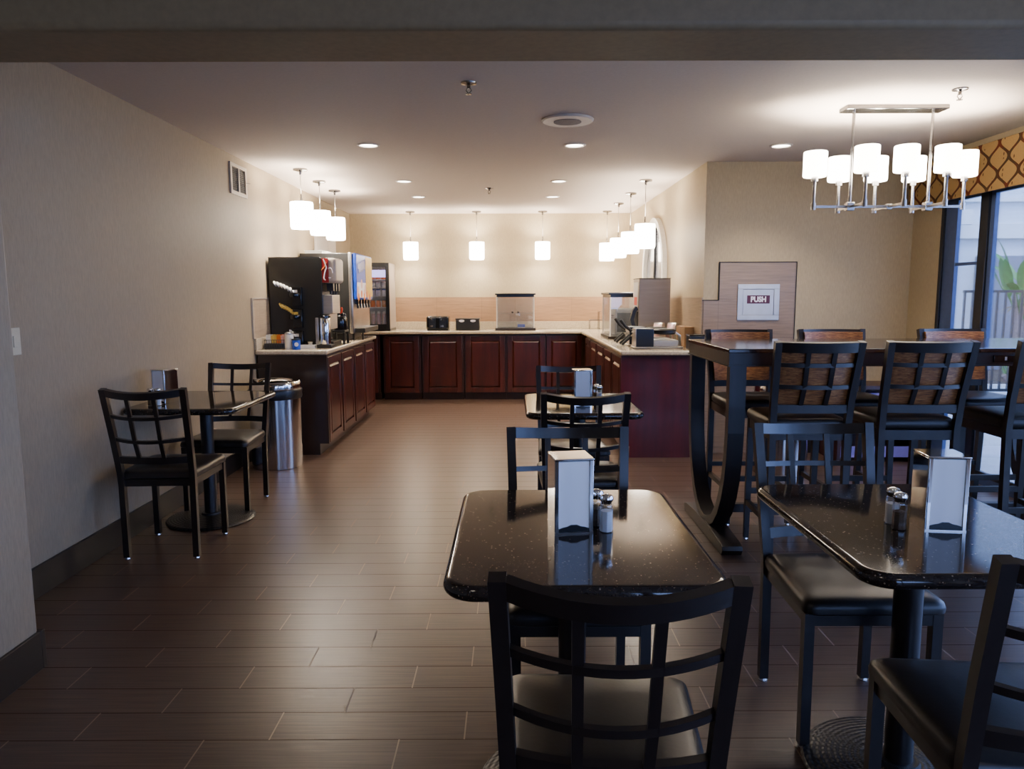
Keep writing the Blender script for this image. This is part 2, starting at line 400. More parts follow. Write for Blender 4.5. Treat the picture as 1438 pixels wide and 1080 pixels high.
def text_mesh(name, body, size, mat, parent, M4, bold=.0, sx=1.0, extrude=.0008):
    cu = bpy.data.curves.new(name, 'FONT'); cu.body = body; cu.size = size; cu.align_x = 'CENTER'; cu.align_y = 'CENTER'
    cu.extrude = extrude; cu.offset = bold
    t = bpy.data.objects.new(name+'_tmp', cu); COL.objects.link(t)
    bpy.context.view_layer.update()
    me = bpy.data.meshes.new_from_object(t.evaluated_get(bpy.context.evaluated_depsgraph_get()))
    bpy.data.objects.remove(t)
    for v in me.vertices: v.co.x *= sx
    me.transform(M4); me.materials.clear(); me.materials.append(mat)
    o = bpy.data.objects.new(name, me); COL.objects.link(o); o.parent = parent
    return o

# ------------------------------------------------------------------ camera (solved from the photo)
yaw, pit, rol, FPX, CAMH = .0015, .1208, -.003, 1033.75, 1.3768
cy, sy = math.cos(yaw), math.sin(yaw); cp, sp = math.cos(pit), math.sin(pit); cr, sr = math.cos(rol), math.sin(rol)
rv = Vector((cy, -sy, 0)); fw = Vector((sy, cy, 0)); up = Vector((0, 0, 1))
f2 = fw*cp-up*sp; u2 = up*cp+fw*sp
r3 = rv*cr+u2*sr; u3 = u2*cr-rv*sr
cam = bpy.data.cameras.new('camera'); cam.sensor_fit = 'HORIZONTAL'; cam.sensor_width = 36; cam.lens = FPX/1438*36
cam.clip_start = .05
co = bpy.data.objects.new('camera', cam); COL.objects.link(co)
Mx = Matrix.Identity(4)
for i in range(3): Mx[i][0] = r3[i]; Mx[i][1] = u3[i]; Mx[i][2] = -f2[i]
Mx[2][3] = CAMH
co.matrix_world = Mx
scene.camera = co

# ------------------------------------------------------------------ setting
XL, XP, YB, XK, YF, XR, CH = -2.19, -1.76, 10.22, 1.646, 6.33, 3.40, 2.48
YREAR = -3.2
struct('floor', MB().box(XL-.12, XR+.1, YREAR-.1, YB+.1, -.1, 0), M['floor'])
struct('ceiling', MB().box(XL-.1, XR+.1, 2.60, YB+.1, CH, CH+.1), M['ceil'])
struct('ceiling_near', MB().box(XP-.12, XR+.1, YREAR-.1, 2.29, 2.62, 2.72), M['ceil'])
struct('wall_left', MB().box(XL-.12, XL, 2.61, YB+.1, 0, CH), M['wall'])
struct('wall_near_left', MB().box(XP-.55, XP, YREAR-.1, 2.61, 0, 2.62, .012), M['wall'])
struct('wall_back', MB().box(XL-.12, XK+.12, YB, YB+.12, 0, CH), M['wall2'])
struct('wall_kitchen', MB().box(XK, XK+.30, YF+.10, YB, 0, CH), M['wall2'])
struct('wall_front', MB().box(XK, XR+.12, YF, YF+.10, 0, CH), M['wall2'])
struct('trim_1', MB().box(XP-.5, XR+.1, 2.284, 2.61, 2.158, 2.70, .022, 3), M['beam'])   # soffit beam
# right wall: solid return beside the facing wall, then floor-length glazing, a strip above
wr = MB(); wr.box(XR, XR+.05, 5.90, YF+.1, 0, CH); wr.box(XR, XR+.05, YREAR, 5.90, 2.12, 2.62); wr.box(XR, XR+.05, YREAR-.1, -2.6, 0, 2.62)
struct('wall_right', wr, M['wall2'])
wz = MB(); wz.box(XP, 1.2, YREAR-.12, YREAR, 0, 2.62); wz.box(3.2, XR, YREAR-.12, YREAR, 0, 2.62); wz.box(1.2, 3.2, YREAR-.12, YREAR, 0, .5); wz.box(1.2, 3.2, YREAR-.12, YREAR, 2.3, 2.62)
struct('wall_rear', wz, M['wall'])
# baseboards
struct('baseboard_left', MB().box(XL, XL+.015, 2.62, 6.30, 0, .145, .003), M['baseb'])
struct('baseboard_near', MB().box(XP, XP+.015, YREAR, 2.60, 0, .145, .003).box(XP-.4, XP+.015, 2.60, 2.625, 0, .145, .003), M['baseb'])
struct('baseboard_front', MB().box(2.43, XR, YF-.015, YF, 0, .145, .003), M['baseb'])
struct('baseboard_right', MB().box(XR-.015, XR, 5.90, YF-.016, 0, .145, .003), M['baseb'])
# tiles and curbs
struct('trim_2', MB().box(XL+.02, XK-.005, YB-.012, YB, 1.016, 1.352), M['tile_b'])
tl = MB(); tl.box(XL, XL+.012, 6.26, YB-.013, 1.016, 1.352); struct('trim_3', tl, M['tile_s'])
struct('trim_4', MB().box(XK-.012, XK, YF, YB-.013, 1.016, 1.352), M['tile_s'])
struct('trim_5', MB().box(XK+.001, 2.425, YF-.013, YF, 0, 1.325).box(1.78, 2.425, YF-.013, YF, 1.327, 1.645), M['tile_f'])
te = MB(); te.box(1.772, 1.780, YF-.015, YF, 1.327, 1.653); te.box(1.780, 2.433, YF-.015, YF, 1.645, 1.653); te.box(2.425, 2.433, YF-.015, YF, 0, 1.645); te.box(XK-.008, 1.772, YF-.015, YF, 1.325, 1.332)
struct('trim_6', te, M['ventdark'])
struct('trim_7', MB().box(XL, XL+.016, 6.245, 6.26, 1.016, 1.36).box(XL, XL+.016, 6.26, YB-.02, 1.352, 1.36), M['tile_edge'])

# ---- windows on the right
def glazing(name, y0, y1, z0, z1, f0, f1, mat, x=XR+.02, rail=None):
    f = MB()
    f.box(x-.016, x+.016, y0, y0+f0, z0, z1, .003); f.box(x-.016, x+.016, y1-f1, y1, z0, z1, .003)
    f.box(x-.016, x+.016, y0+f0, y1-f1, z0, z0+.09, .003); f.box(x-.016, x+.016, y0+f0, y1-f1, z1-.04, z1, .003)
    if rail: f.box(x-.010, x+.010, y0+f0, y1-f1, rail-.012, rail+.012)
    o = f.build(name, mat); o['kind'] = 'structure'
    MB().box(x-.003, x+.003, y0+f0, y1-f1, z0+.09, z1-.04).build('pane', M['glass'], o)
    return o
glazing('window_1', 5.415, 5.86, .0, 2.12, .012, .15, M['frame2'], rail=1.60)
struct('trim_8', MB().box(XR-.01, XR+.05, 5.86, 5.90, 0, 2.12, .004).box(XR-.012, XR+.04, 5.32, 5.415, 0, 2.12, .004), M['frame'])
glazing('window_2', 4.06, 5.32, .0, 2.12, .05, .045, M['frame2'])
struct('trim_9', MB().box(XR-.012, XR+.04, 3.95, 4.06, 0, 2.12, .004), M['frame'])
for k in range(5):
    y1 = 3.95-k*1.30
    glazing(f'window_{k+3}', y1-1.24, y1, .0, 2.12, .05, .05, M['frame2'])
    struct(f'trim_{k+10}', MB().box(XR-.012, XR+.04, y1-1.30, y1-1.24, 0, 2.12, .004), M['frame'])

# ---- arched window in the kitchen side wall
def arch_pts(yc, hw, z0, zs, n=18):
    p = [(yc-hw, z0)]; 
    for i in range(n+1):
        a = PI-PI*i/n; p.append((yc+hw*math.cos(a), zs+hw*1.02*math.sin(a)))
    p.append((yc+hw, z0)); return p
ao = arch_pts(8.42, .60, 1.38, 1.62); ai = arch_pts(8.42, .53, 1.38, 1.62)
aw = MB()
for i in range(len(ao)-1):
    (a0, z0), (a1, z1), (b0, w0), (b1, w1) = ao[i], ao[i+1], ai[i], ai[i+1]
    xo = XK-.05
    aw._add([(xo, a0, z0), (xo, a1, z1), (xo, b1, w1), (xo, b0, w0), (XK, a0, z0), (XK, a1, z1), (XK, b1, w1), (XK, b0, w0)],
            [(0, 1, 2, 3), (0, 4, 5, 1), (3, 2, 6, 7), (4, 7, 6, 5)])
awo = tag(thing('arched_mirror', 'tall arched mirror with white frame on wall above steel dispenser', 'mirror'))
aw.build('mirror_frame', M['white'], awo)
pm = MB(); pm.quad(*[(XK-.006, y, z) for y, z in ai]); pm.build('mirror_pane', M['mirror'], awo); MB().box(XK-.03, XK-.007, 8.40, 8.425, 1.38, 2.15).build('glazing_bar', M['frame'], awo)

# ------------------------------------------------------------------ outside
struct('ground', MB().box(XR+.101, 22, -8, 11.4, -.08, -.02), M['concrete'])
struct('ground_bed', MB().box(4.5, 22, 11.4, 13.4, -.10, -.01), M['soil'])
hs = thing('neighbouring_building', 'pale stucco and siding building across the patio outside the window', 'building', (0, 0, 0))
MB().box(5.0, 7.72, 12.9, 13.6, -.05, 5.5).build('stucco_wall', M['stucco'], hs)
MB().box(7.72, 18, 13.4, 14, -.05, 5.5).build('wall', M['siding'], hs)
b = MB(); b.box(4.9, 7.9, 12.80, 12.9, 2.55, 2.80, .01); b.build('ledge', M['stucco'], hs)
b = MB(); b.box(7.9, 18, 13.28, 13.4, 2.35, 2.62, .01); b.box(7.9, 18, 13.33, 13.4, 3.0, 3.06); b.box(7.9, 18, 13.33, 13.4, 3.5, 3.55); b.build('ledge', M['stucco'], hs)
MB().box(8.35, 9.25, 13.30, 13.4, 0, 2.05, .01).build('door', M['greydoor'], hs)
fn = thing('metal_fence', 'black metal railing with thin upright bars outside the window', 'fence', (0, 0, 0))
fa = MB(); fa.box(6.05, 14, 9.88, 9.92, 1.39, 1.425); fa.box(6.05, 14, 9.88, 9.92, .06, .095); fa.build('rail', M['frame'], fn)
for k in range(26):
    x = 6.07+k*.11
    MB().box(x-.012, x+.012, 9.888, 9.912, -.02 if k % 12 == 0 else .06, 1.40).build('baluster', M['frame'], fn)
def leaf_blade(mb, base, az, el, ln, wd, droop=.5):
    n = 7; c = Vector(base); pts = []
    d = Vector((math.cos(az)*math.cos(el), math.sin(az)*math.cos(el), math.sin(el))); s = Vector((-math.sin(az), math.cos(az), 0))
    for i in range(n+1):
        t = i/n; w = wd*math.sin(PI*min(1, .06+t*.94))**.7 if t < 1 else 0
        pts.append((c.copy(), s*w)); d = (d-Vector((0, 0, droop/n*(.4+t)))).normalized(); c = c+d*ln/n
    vs = []; 
    for p, w in pts: vs += [p-w+Vector((0, 0, .15*w.length)), p, p+w+Vector((0, 0, .15*w.length))]
    mb._add(vs, [f for i in range(n) for f in ((i*3, i*3+1, i*3+4, i*3+3), (i*3+1, i*3+2, i*3+5, i*3+4))])
def plant(loc, h, n, ln, wd, label, name, seed, dry=True):
    random.seed(seed)
    r = thing(name, label, 'plant', loc)
    tb = MB()
    for j in range(3): tb.tube([(.06*j-.06, .03*j, 0), (.07*j-.08, .04*j, h*.5), (.09*j-.12+random.uniform(-.05, .05), .05*j, h)], .06, 8, r_end=.04)
    tb.build('trunk', M['trunk'], r)
    mb = MB()
    for i in range(n):
        az = 2*PI*i/n+random.uniform(-.4, .4); el = random.uniform(.5, 1.35)
        st = Vector((random.uniform(-.1, .1), random.uniform(-.1, .1), h*random.uniform(.75, 1.0)))
        e = st+Vector((math.cos(az)*.25, math.sin(az)*.25, .35))
        mb.tube([st, e], .012, 5); leaf_blade(mb, e, az, el, ln*random.uniform(.8, 1.15), wd, random.uniform(.3, 1.0))
    mb.build('foliage', M['leaf'], r)
    if dry:
        d = MB()
        for i in range(5): leaf_blade(d, (0, 0, h*.9), random.uniform(2, 4.4), .3, ln*.6, wd*.4, 1.6)
        d.build('dry_leaf', M['leafdry'], r)
    return r
plant((8.25, 11.9, -.01), 1.30, 18, .62, .075, 'tall broad leaved plant with thick trunk behind the railing', 'bird_of_paradise', 3)
for i, (x, y) in enumerate([(6.9, 11.85), (7.95, 11.62), (9.3, 11.75)]):
    plant((x, y, -.01), .10, 10, .24, .06, ['low leafy plant nearest the stucco wall outside', 'low leafy plant in front of the thick trunk outside', 'low leafy plant right of the thick trunk outside'][i], 'low_shrub', 10+i, False)

# ------------------------------------------------------------------ valance
v = thing('window_valance', 'box valance in tan ogee patterned fabric above the window', 'valance')
MB().box(XR-.14, XR-.125, 2.75, 6.16, 2.07, 2.40, .004).box(XR-.125, XR-.001, 6.145, 6.16, 2.07, 2.40, .004).build('fabric_face', M['valance'], v)
MB().box(XR-.125, XR-.001, 2.75, 6.145, 2.375, 2.40).build('top_board', M['espresso'], v)

# ------------------------------------------------------------------ ceiling fixtures
WARM = (1, .89, .76)
def lamp(kind, name, loc, energy, color=WARM, **kw):
    l = bpy.data.lights.new(name, kind); l.energy = energy; l.color = color
    for k, v_ in kw.items(): setattr(l, k, v_)
    o = bpy.data.objects.new(name, l); COL.objects.link(o); o.location = loc
    return o
E_DOWN, E_PEND, E_CH = 15, 20, 42
dl0 = thing('downlight', '', 'ceiling light', group='round recessed ceiling lights')
mb = MB(); mb.cap = False; mb.lathe([(.082, -.001), (.082, -.006), (.068, -.010), (.064, -.004), (.064, -.001)], n=36); mb.build('trim_ring', M['trimw'], dl0)
MB().lathe([(.001, -.003), (.064, -.003)], n=36).build('lit_lens', M['lampdisc'], dl0)
DL = [(-1.045, 5.60, 'recessed ceiling light at left, nearest the left wall vent'), (.478, 5.62, 'recessed ceiling light behind the round ceiling speaker'), (2.02, 5.655, 'recessed ceiling light left of the chandelier'),
      (-1.032, 7.33, 'recessed ceiling light, middle of the left row of three'), (.474, 7.35, 'recessed ceiling light, middle of the row behind the ceiling speaker'),
      (-1.029, 8.47, 'recessed ceiling light, farthest of the left row of three'), (.477, 8.49, 'recessed ceiling light, farthest of the row behind the ceiling speaker')]
for i, (x, y, lb) in enumerate(DL):
    if i == 0: dl0.location = (x, y, CH); dl0['label'] = lb
    else: dup(dl0, (x, y, CH), 0, lb)
    lamp('SPOT', 'downlight_lamp', (x, y, CH-.02), E_DOWN*5, spot_size=math.radians(115), spot_blend=.7, shadow_soft_size=.06)
# pendants
def make_pendant(drop, name, label, group):
    r = thing(name, label, 'pendant lamp', group=group)
    MB().lathe([(.001, 0), (.062, 0), (.062, -.014), (.03, -.022), (.012, -.024), (.009, -.05), (.001, -.052)], n=28).build('canopy', M['dnickel'], r)
    st, sb = -drop, -drop-.232
    MB().tube([(0, 0, -.05), (0, 0, st+.06)], .0035, 6).build('cord', M['cord'], r)
    MB().tube([(0, 0, st+.07), (0, 0, st-.03)], .007, 10, r_end=.013).build('socket_stem', M['nickel'], r)
    s = MB(); s.cap = False
    s.lathe([(.090, st-.004), (.096, st-.001), (.100, st-.014), (.100, sb+.02), (.092, sb), (.088, sb+.003), (.094, sb+.02), (.094, st-.016), (.090, st-.004)], n=36)
    for k in range(3): s.tube([(.012*math.cos(k*2.094), .012*math.sin(k*2.094), st-.018), (.096*math.cos(k*2.094), .096*math.sin(k*2.094), st-.018)], .003, 6)
    s.build('lamp_shade', M['shade'], r)
    return r
PL = make_pendant(.285, 'pendant_lamp', '', 'pendant lamps over the left counter')
PB = make_pendant(.400, 'pendant_lamp', '', 'pendant lamps over the back counter')
PR = make_pendant(.420, 'pendant_lamp', '', 'pendant lamps over the right counter')
def place(proto, lst, drop):
    for i, (x, y, lb) in enumerate(lst):
        if i == 0: proto.location = (x, y, CH); proto['label'] = lb
        else: dup(proto, (x, y, CH), 0, lb)
        lamp('POINT', 'pendant_bulb', (x+.03, y, CH-drop-.07), E_PEND*2.2, shadow_soft_size=.03)
        lamp('POINT', 'pendant_bulb', (x+.03, y, CH-drop-.175), E_PEND*1.1, shadow_soft_size=.03)
place(PL, [(-1.84, 6.63, 'white drum pendant lamp over left counter, nearest the wall vent'), (-1.85, 7.31, 'white drum pendant lamp over left counter, middle of three'), (-1.85, 7.94, 'white drum pendant lamp over left counter, farthest of three')], .285)
place(PB, [(-1.326, 9.94, 'small white drum pendant lamp by back wall, left above toaster'), (-.448, 9.94, 'small white drum pendant lamp by back wall, above black bin'), (.427, 9.94, 'small white drum pendant lamp by back wall, right of the pastry case')], .400)
place(PR, [(1.311, 7.30, 'white drum pendant lamp over right counter, nearest the arched mirror'), (1.316, 8.22, 'white drum pendant lamp over right counter, second from the front'), (1.312, 9.10, 'white drum pendant lamp over right counter, third from the front'), (1.283, 9.94, 'white drum pendant lamp in the far right kitchen corner')], .420)
# chandelier
CX, CY = 2.278, 4.53
ch = thing('chandelier', 'brushed nickel linear chandelier with eight white drum shades', 'chandelier', (CX, CY, CH))
MB().box(-.30, .30, -.06, .06, -.025, 0, .004).build('ceiling_plate', M['dnickel'], ch)
for sx in (-.235, .235):
    MB().tube([(sx, 0, -.02), (sx, 0, -.57)], .009, 12).build('rod', M['nickel'], ch)
    MB().box(sx-.022, sx+.022, -.022, .022, -.605, -.555, .003).build('hub', M['nickel'], ch)
cb = MB(); cb.box(-.46, .455, -.007, .007, -.588, -.573)
for ax in (-.228, 0, .237): cb.box(ax-.007, ax+.007, -.185, .185, -.588, -.573)
cb.box(-.016, .016, -.016, .016, -.597, -.565, .003)
cb.build('arm_frame', M['nickel'], ch)
for (x, y) in [(-.452, 0), (.447, 0)]+[(ax, s*.178) for ax in (-.228, 0, .237) for s in (-1, 1)]:
    a = MB(); a.tube([(x, y, -.600), (x, y, -.56)], .014, 12).tube([(x, y, -.57), (x, y, -.43)], .0095, 12).tube([(x, y, -.432), (x, y, -.395)], .02, 14)
    cd = a.build('candle_arm', M['nickel'], ch)
    s = MB(); s.cap = False
    s.lathe([(.018, -.405), (.064, -.405), (.068, -.398), (.068, -.262), (.064, -.258), (.062, -.262), (.063, -.396), (.018, -.400)], (x, y, 0), 28)
    s.build('lamp_shade', M['shade2'], cd)
    lamp('POINT', 'chandelier_bulb', (CX+x, CY+y, CH-.335), E_CH, shadow_soft_size=.03)
# sprinklers, speaker
sp0 = thing('sprinkler', 'chrome fire sprinkler on ceiling nearest the beam', 'sprinkler', (-.216, 4.01, CH), 0, 'ceiling fire sprinklers')
MB().lathe([(.001, 0), (.042, 0), (.040, -.006), (.022, -.010), (.010, -.014), (.009, -.03), (.001, -.03)], n=24).build('escutcheon', M['dnickel'], sp0)
MB().tube([(-.008, 0, -.028), (-.014, 0, -.04), (0, 0, -.056)], .003, 6).tube([(.008, 0, -.028), (.014, 0, -.04), (0, 0, -.056)], .003, 6).lathe([(.001, -.056), (.016, -.056), (.016, -.059), (.001, -.059)], n=14).build('deflector', M['dnickel'], sp0)
dup(sp0, (-.218, 7.82, CH), 0, 'chrome fire sprinkler between the rows of recessed lights, farther back')
dup(sp0, (2.441, 4.15, CH), 0, 'chrome fire sprinkler on ceiling above the chandelier')
spk = thing('ceiling_speaker', 'round off-white ceiling speaker with grey grille', 'speaker', (.364, 4.83, CH))
MB().lathe([(.001, 0), (.165, 0), (.165, -.006), (.155, -.014), (.001, -.016)], n=48).build('bezel', M['trimw'], spk)
MB().lathe([(.001, -.0175), (.088, -.0175), (.088, -.015)], n=40).build('grille', M['grille'], spk)
# vent + switch
vt = thing('air_vent', 'white framed air vent with two dark louvred openings on left wall', 'vent', (XL, 6.07, 2.30))
f = MB(); f.box(0, .014, -.18, -.145, -.125, .118, .002); f.box(0, .014, .145, .18, -.125, .118, .002); f.box(0, .014, -.145, .145, .09, .118, .002); f.box(0, .014, -.145, .145, -.125, -.095, .002); f.box(0, .014, -.012, .012, -.095, .09)
f.build('frame', M['tile_edge'], vt)
s = MB()
for k in range(12): s.box(.001, .006, -.145, .145, -.095+k*.0155, -.086+k*.0155)
s.build('louvre', M['ventlouv'], vt)
MB().box(.0, .0015, -.145, .145, -.095, .09).build('backing', M['ventdark'], vt)
MB().tube([(.014, .16, .0), (.035, .19, .0)], .004, 6).build('lever', M['trimw'], vt)
sw = thing('light_switch', 'ivory light switch plate low on left wall beside the pier', 'light switch', (XL, 3.245, 1.18))
MB().box(0, .006, -.04, .04, -.06, .06, .002).build('plate', M['ivory'], sw); MB().box(.006, .011, -.012, .012, -.025, .025, .002).build('toggle', M['ivory'], sw)

# ------------------------------------------------------------------ kitchen cabinets
def raised_door(w, h, t=.02):
    """door in the XZ plane centred on x, facing -Y, base at z=0"""
    mb = MB(); st = .062
    mb.box(-w/2, -w/2+st, -t, 0, 0, h, .003); mb.box(w/2-st, w/2, -t, 0, 0, h, .003)
    mb.box(-w/2+st, w/2-st, -t, 0, 0, st, .003); mb.box(-w/2+st, w/2-st, -t, 0, h-st, h, .003)
    x0, x1, z0, z1 = -w/2+st, w/2-st, st, h-st; i = .026
    a = [(x0, -t*.05, z0), (x1, -t*.05, z0), (x1, -t*.05, z1), (x0, -t*.05, z1)]; c = [(x0+i, -t*.95, z0+i), (x1-i, -t*.95, z0+i), (x1-i, -t*.95, z1-i), (x0+i, -t*.95, z1-i)]
    mb._add(a+c, [(0, 1, 5, 4), (1, 2, 6, 5), (2, 3, 7, 6), (3, 0, 4, 7), (4, 5, 6, 7)])
    return mb
def cabinet(label, loc, rz, w, dw, group, depth=.56, x_off=0, endmat=None, end_side=0):
    r = thing('base_cabinet', label, 'cabinet', loc, rz, group)
    c = MB(); c.box(-w/2, w/2, 0, depth, .10, .872); c.box(-w/2, w/2, .06, depth, 0, .10); c.build('carcass', M['cherry_dark'], r)
    d = raised_door(dw, .745).build('door', M['cherry'], r); d.location = (x_off, -.001, .103)
    if end_side:
        e = MB(); x = end_side*w/2; e.box(min(x, x+end_side*.02), max(x, x+end_side*.02), -.02, depth, .10, .872); e.box(min(x, x+end_side*.02), max(x, x+end_side*.02), .06, depth, 0, .10)
        e.build('end_panel', endmat, r)
    return r
GB, GL_, GR = 'cherry cabinets under the back counter', 'cherry cabinets under the left counter', 'cherry cabinets under the right counter'
YBF = 9.665
bxs = [(-1.43, .50, .44), (-.893, .55, .50), (-.335, .55, .51), (.203, .525, .49), (.70, .46, .46)]
bl = ['back cherry cabinet beside the left counter end, leftmost door', 'back cherry cabinet under the four slice toaster', 'back cherry cabinet under the black bin', 'back cherry cabinet under the pastry case', 'back cherry cabinet beside the right counter, rightmost door']
for (x, w, dw), lb in zip(bxs, bl): cabinet(lb, (x, YBF, 0), 0, w, dw, GB, .545)
# left run: faces +X, front plane x=-1.60
ys = [6.315, 6.86, 7.41, 7.96, 8.52]
ll = ['left counter cherry cabinet nearest the trash can, with dark end panel', 'left counter cherry cabinet, second from the trash can', 'left counter cherry cabinet, third from the trash can', 'left counter cherry cabinet, farthest from the trash can']
for k in range(4):
    yc = (ys[k]+ys[k+1])/2; w = ys[k+1]-ys[k]
    cabinet(ll[k], (-1.60, yc, 0), PI/2, w, w-.05, GL_, .57, 0, M['espresso_end'], -1 if k == 0 else 0)
# right run: faces -X, front plane x=.945
ys = [6.165, 6.75, 7.36, 7.97, 8.58, 9.15]
rl = ['right counter cherry cabinet nearest the camera, with glossy red end panel', 'right counter cherry cabinet, second from the red end panel', 'right counter cherry cabinet, third from the red end panel', 'right counter cherry cabinet, fourth from the red end panel', 'right counter cherry cabinet nearest the back cabinets']
for k in range(5):
    yc = (ys[k]+ys[k+1])/2; w = ys[k+1]-ys[k]
    cabinet(rl[k], (.945, yc, 0), -PI/2, w, w-.06, GR, .695 if k else .68, 0, M['cherry_end'], 1 if k == 0 else 0)
# worktops
NCURB = 20
def worktop(name, label, x0, x1, y0, y1, curbs):
    r = thing(name, label, 'worktop', (0, 0, 0))
    MB().box(x0, x1, y0, y1, .874, .914, .013, 3).build('slab', M['counter'], r)
    for c in curbs:
        global NCURB
        NCURB += 1
        struct(f'trim_{NCURB}', MB().box(*c, .9145, 1.0155, .004), M['counter'])
worktop('worktop', 'cream stone worktop along the back wall', XL+.002, XK-.002, 9.59, YB-.002, [(XL+.002, XK-.002, YB-.022, YB-.002)])
worktop('worktop', 'cream stone worktop on the left counter', XL+.002, -1.57, 6.277, 8.61, [(XL+.002, XL+.022, 6.277, 8.61)])
worktop('worktop', 'cream stone worktop on the right counter', .912, XK-.002, 6.10, 9.588, [(XK-.022, XK-.002, 6.34, 9.58)])
MBF = cabinet('cherry filler cabinet in the corner behind the left counter', (-1.95, YBF, 0), 0, .46, .40, GB, .545)

# ------------------------------------------------------------------ chairs
def make_chair():
    r = thing('dining_chair', '', 'chair', group='black lattice-back dining chairs')
    # cushion
    pts = [(-.215, .225), (.215, .225), (.195, -.205), (-.195, -.205)]
    def quadcurve(off, r_=.04, n=5):
        out = []
        P = [Vector((x*(1-off), y*(1-off))) for x, y in pts]
        for i in range(4):
            a, b_, c = P[i-1], P[i], P[(i+1) % 4]
            d1 = (a-b_).normalized()*r_; d2 = (c-b_).normalized()*r_
            for k in range(n+1):
                t = k/n; out.append((b_+d1)*(1-t)**2+b_*2*t*(1-t)+(b_+d2)*t*t)
        return out
    layers = [(.05, .428), (.0, .436), (-.005, .450), (.012, .464), (.06, .473), (.16, .479), (.5, .482)]
    s = MB(); vs = []; n = None
    for off, z in layers:
        q = quadcurve(off); n = len(q); vs += [(p.x, p.y, z) for p in q]
    fs = [(j*n+i, j*n+(i+1) % n, (j+1)*n+(i+1) % n, (j+1)*n+i) for j in range(len(layers)-1) for i in range(n)]
    fs += [tuple(range(n-1, -1, -1)), tuple((len(layers)-1)*n+i for i in range(n))]
    s._add(vs, fs); s.build('seat', M['vinyl'], r, soft=True)
    f = MB(); f.box(-.18, .18, .185, .205, .392, .428); f.box(-.17, .17, -.20, -.18, .392, .428)
    f.bar([(-.19, .19, .41), (-.178, -.19, .41)], .036, .02, (0, 0, 1)); f.bar([(.19, .19, .41), (.178, -.19, .41)], .036, .02, (0, 0, 1))
    f.build('seat_frame', M['metal'], r)
    for sx in (-1, 1):
        lg = MB().bar([(sx*.192, .195, .012), (sx*.192, .192, .43)], .030, .030, (1, 0, 0)).build('leg', M['metal'], r)
        MB().lathe([(.001, 0), (.014, 0), (.016, .004), (.014, .012), (.001, .013)], (sx*.192, .195, 0), 12).build('glide', M['glide'], lg)
        rl_ = MB().bar([(sx*.180, -.200, .012), (sx*.182, -.200, .40), (sx*.184, -.205, .47), (sx*.190, -.243, .66), (sx*.198, -.305, .918)], .030, .030, (1, 0, 0)).build('leg', M['metal'], r)
        MB().lathe([(.001, 0), (.014, 0), (.016, .004), (.014, .012), (.001, .013)], (sx*.180, -.200, 0), 12).build('glide', M['glide'], rl_)
    def yb(z): 
        P = [(.40, -.200), (.47, -.205), (.66, -.243), (.918, -.305)]
        for (z0, y0), (z1, y1) in zip(P, P[1:]):
            if z <= z1: return y0+(y1-y0)*(z-z0)/(z1-z0)
        return P[-1][1]
    def hx(z): return .184+.014*(z-.47)/.45
    def arc(z, sag, n=14, dip=.009):
        w = hx(z)-.012
        return [(w*t, yb(z)-sag*(1-t*t), z-dip*(1-t*t)) for t in [(-1+2*i/n) for i in range(n+1)]]
    TILT = (0, -.235, .972)
    MB().bar(arc(.899, .056, dip=.013), .037, .022, TILT).build('top_rail', M['metal'], r)
    MB().bar(arc(.540, .030, dip=0), .036, .018, (0, -.15, .99)).build('bottom_rail', M['metal'], r)
    for z in (.776, .652): MB().bar(arc(z, .052), .018, .012, TILT).build('slat', M['metal'], r)
    for sx in (-1, 1):
        p = []
        for z, sg in ((.535, .03), (.645, .052), (.769, .052), (.884, .055)):
            t = .36; p.append((sx*t*(hx(z)-.012), yb(z)-sg*(1-t*t), z))
        MB().bar(p, .020, .012, (1, 0, 0)).build('spindle', M['metal'], r)
    return r
chair = make_chair()
CHAIRS = [(.190, 1.455, -3, 'black lattice-back chair in front, its back to camera, at nearest centre table'),
          (.197, 2.235, 180, 'black lattice-back chair facing camera, tucked behind the centre granite table'),
          (.352, 3.74, 0, 'black lattice-back chair with its back to camera at the far pale-lit table'),
          (.375, 4.48, 180, 'black lattice-back chair facing camera, beyond the far pale-lit table by cabinets'),
          (1.082, 2.30, 180, 'black lattice-back chair facing camera at right front table, seat showing below tabletop'),
          (1.085, 1.52, -5, 'black lattice-back chair cut by right edge of frame, back to camera'),
          (-1.85, 3.955, 2, 'black lattice-back chair with its back to camera at wall table on left'),
          (-1.87, 4.76, 180, 'black lattice-back chair facing camera at wall table, in front of trash can')]
for i, (x, y, a, lb) in enumerate(CHAIRS):
    if i == 0: chair.location = (x, y, 0); chair.rotation_euler.z = math.radians(a); chair['label'] = lb
    else: dup(chair, (x, y, 0), math.radians(a), lb)

# ------------------------------------------------------------------ tables
def make_table():
    r = thing('dining_table', '', 'table', group='granite top pedestal tables')
    tt = MB(); vs = []; RB = .0185; K = 10
    for k in range(K+1):
        a = -PI/2+PI*k/K; d = RB*(1-math.cos(a))
        q = rrect(-.32+d, .32-d, -.41+d, .41-d, .078-d, 10); nq = len(q); vs += [(x, y, .7335+RB*math.sin(a)) for x, y in q]
    tt._add(vs, [(j*nq+i, j*nq+(i+1) % nq, (j+1)*nq+(i+1) % nq, (j+1)*nq+i) for j in range(K) for i in range(nq)]+[tuple(range(nq-1, -1, -1)), tuple(K*nq+i for i in range(nq))])
    tt.build('tabletop', M['granite'], r)
    MB().box(-.20, .20, -.03, .03, .70, .715).box(-.03, .03, -.25, .25, .70, .714).build('support_plate', M['metal'], r)
    MB().lathe([(.038, .02), (.038, .70)], n=24).build('column', M['metal'], r)
    MB().lathe([(.255, 0), (.262, .006), (.255, .016), (.20, .024), (.06, .034), (.055, .045), (.001, .046)], n=56).build('base', M['iron'], r)
    return r
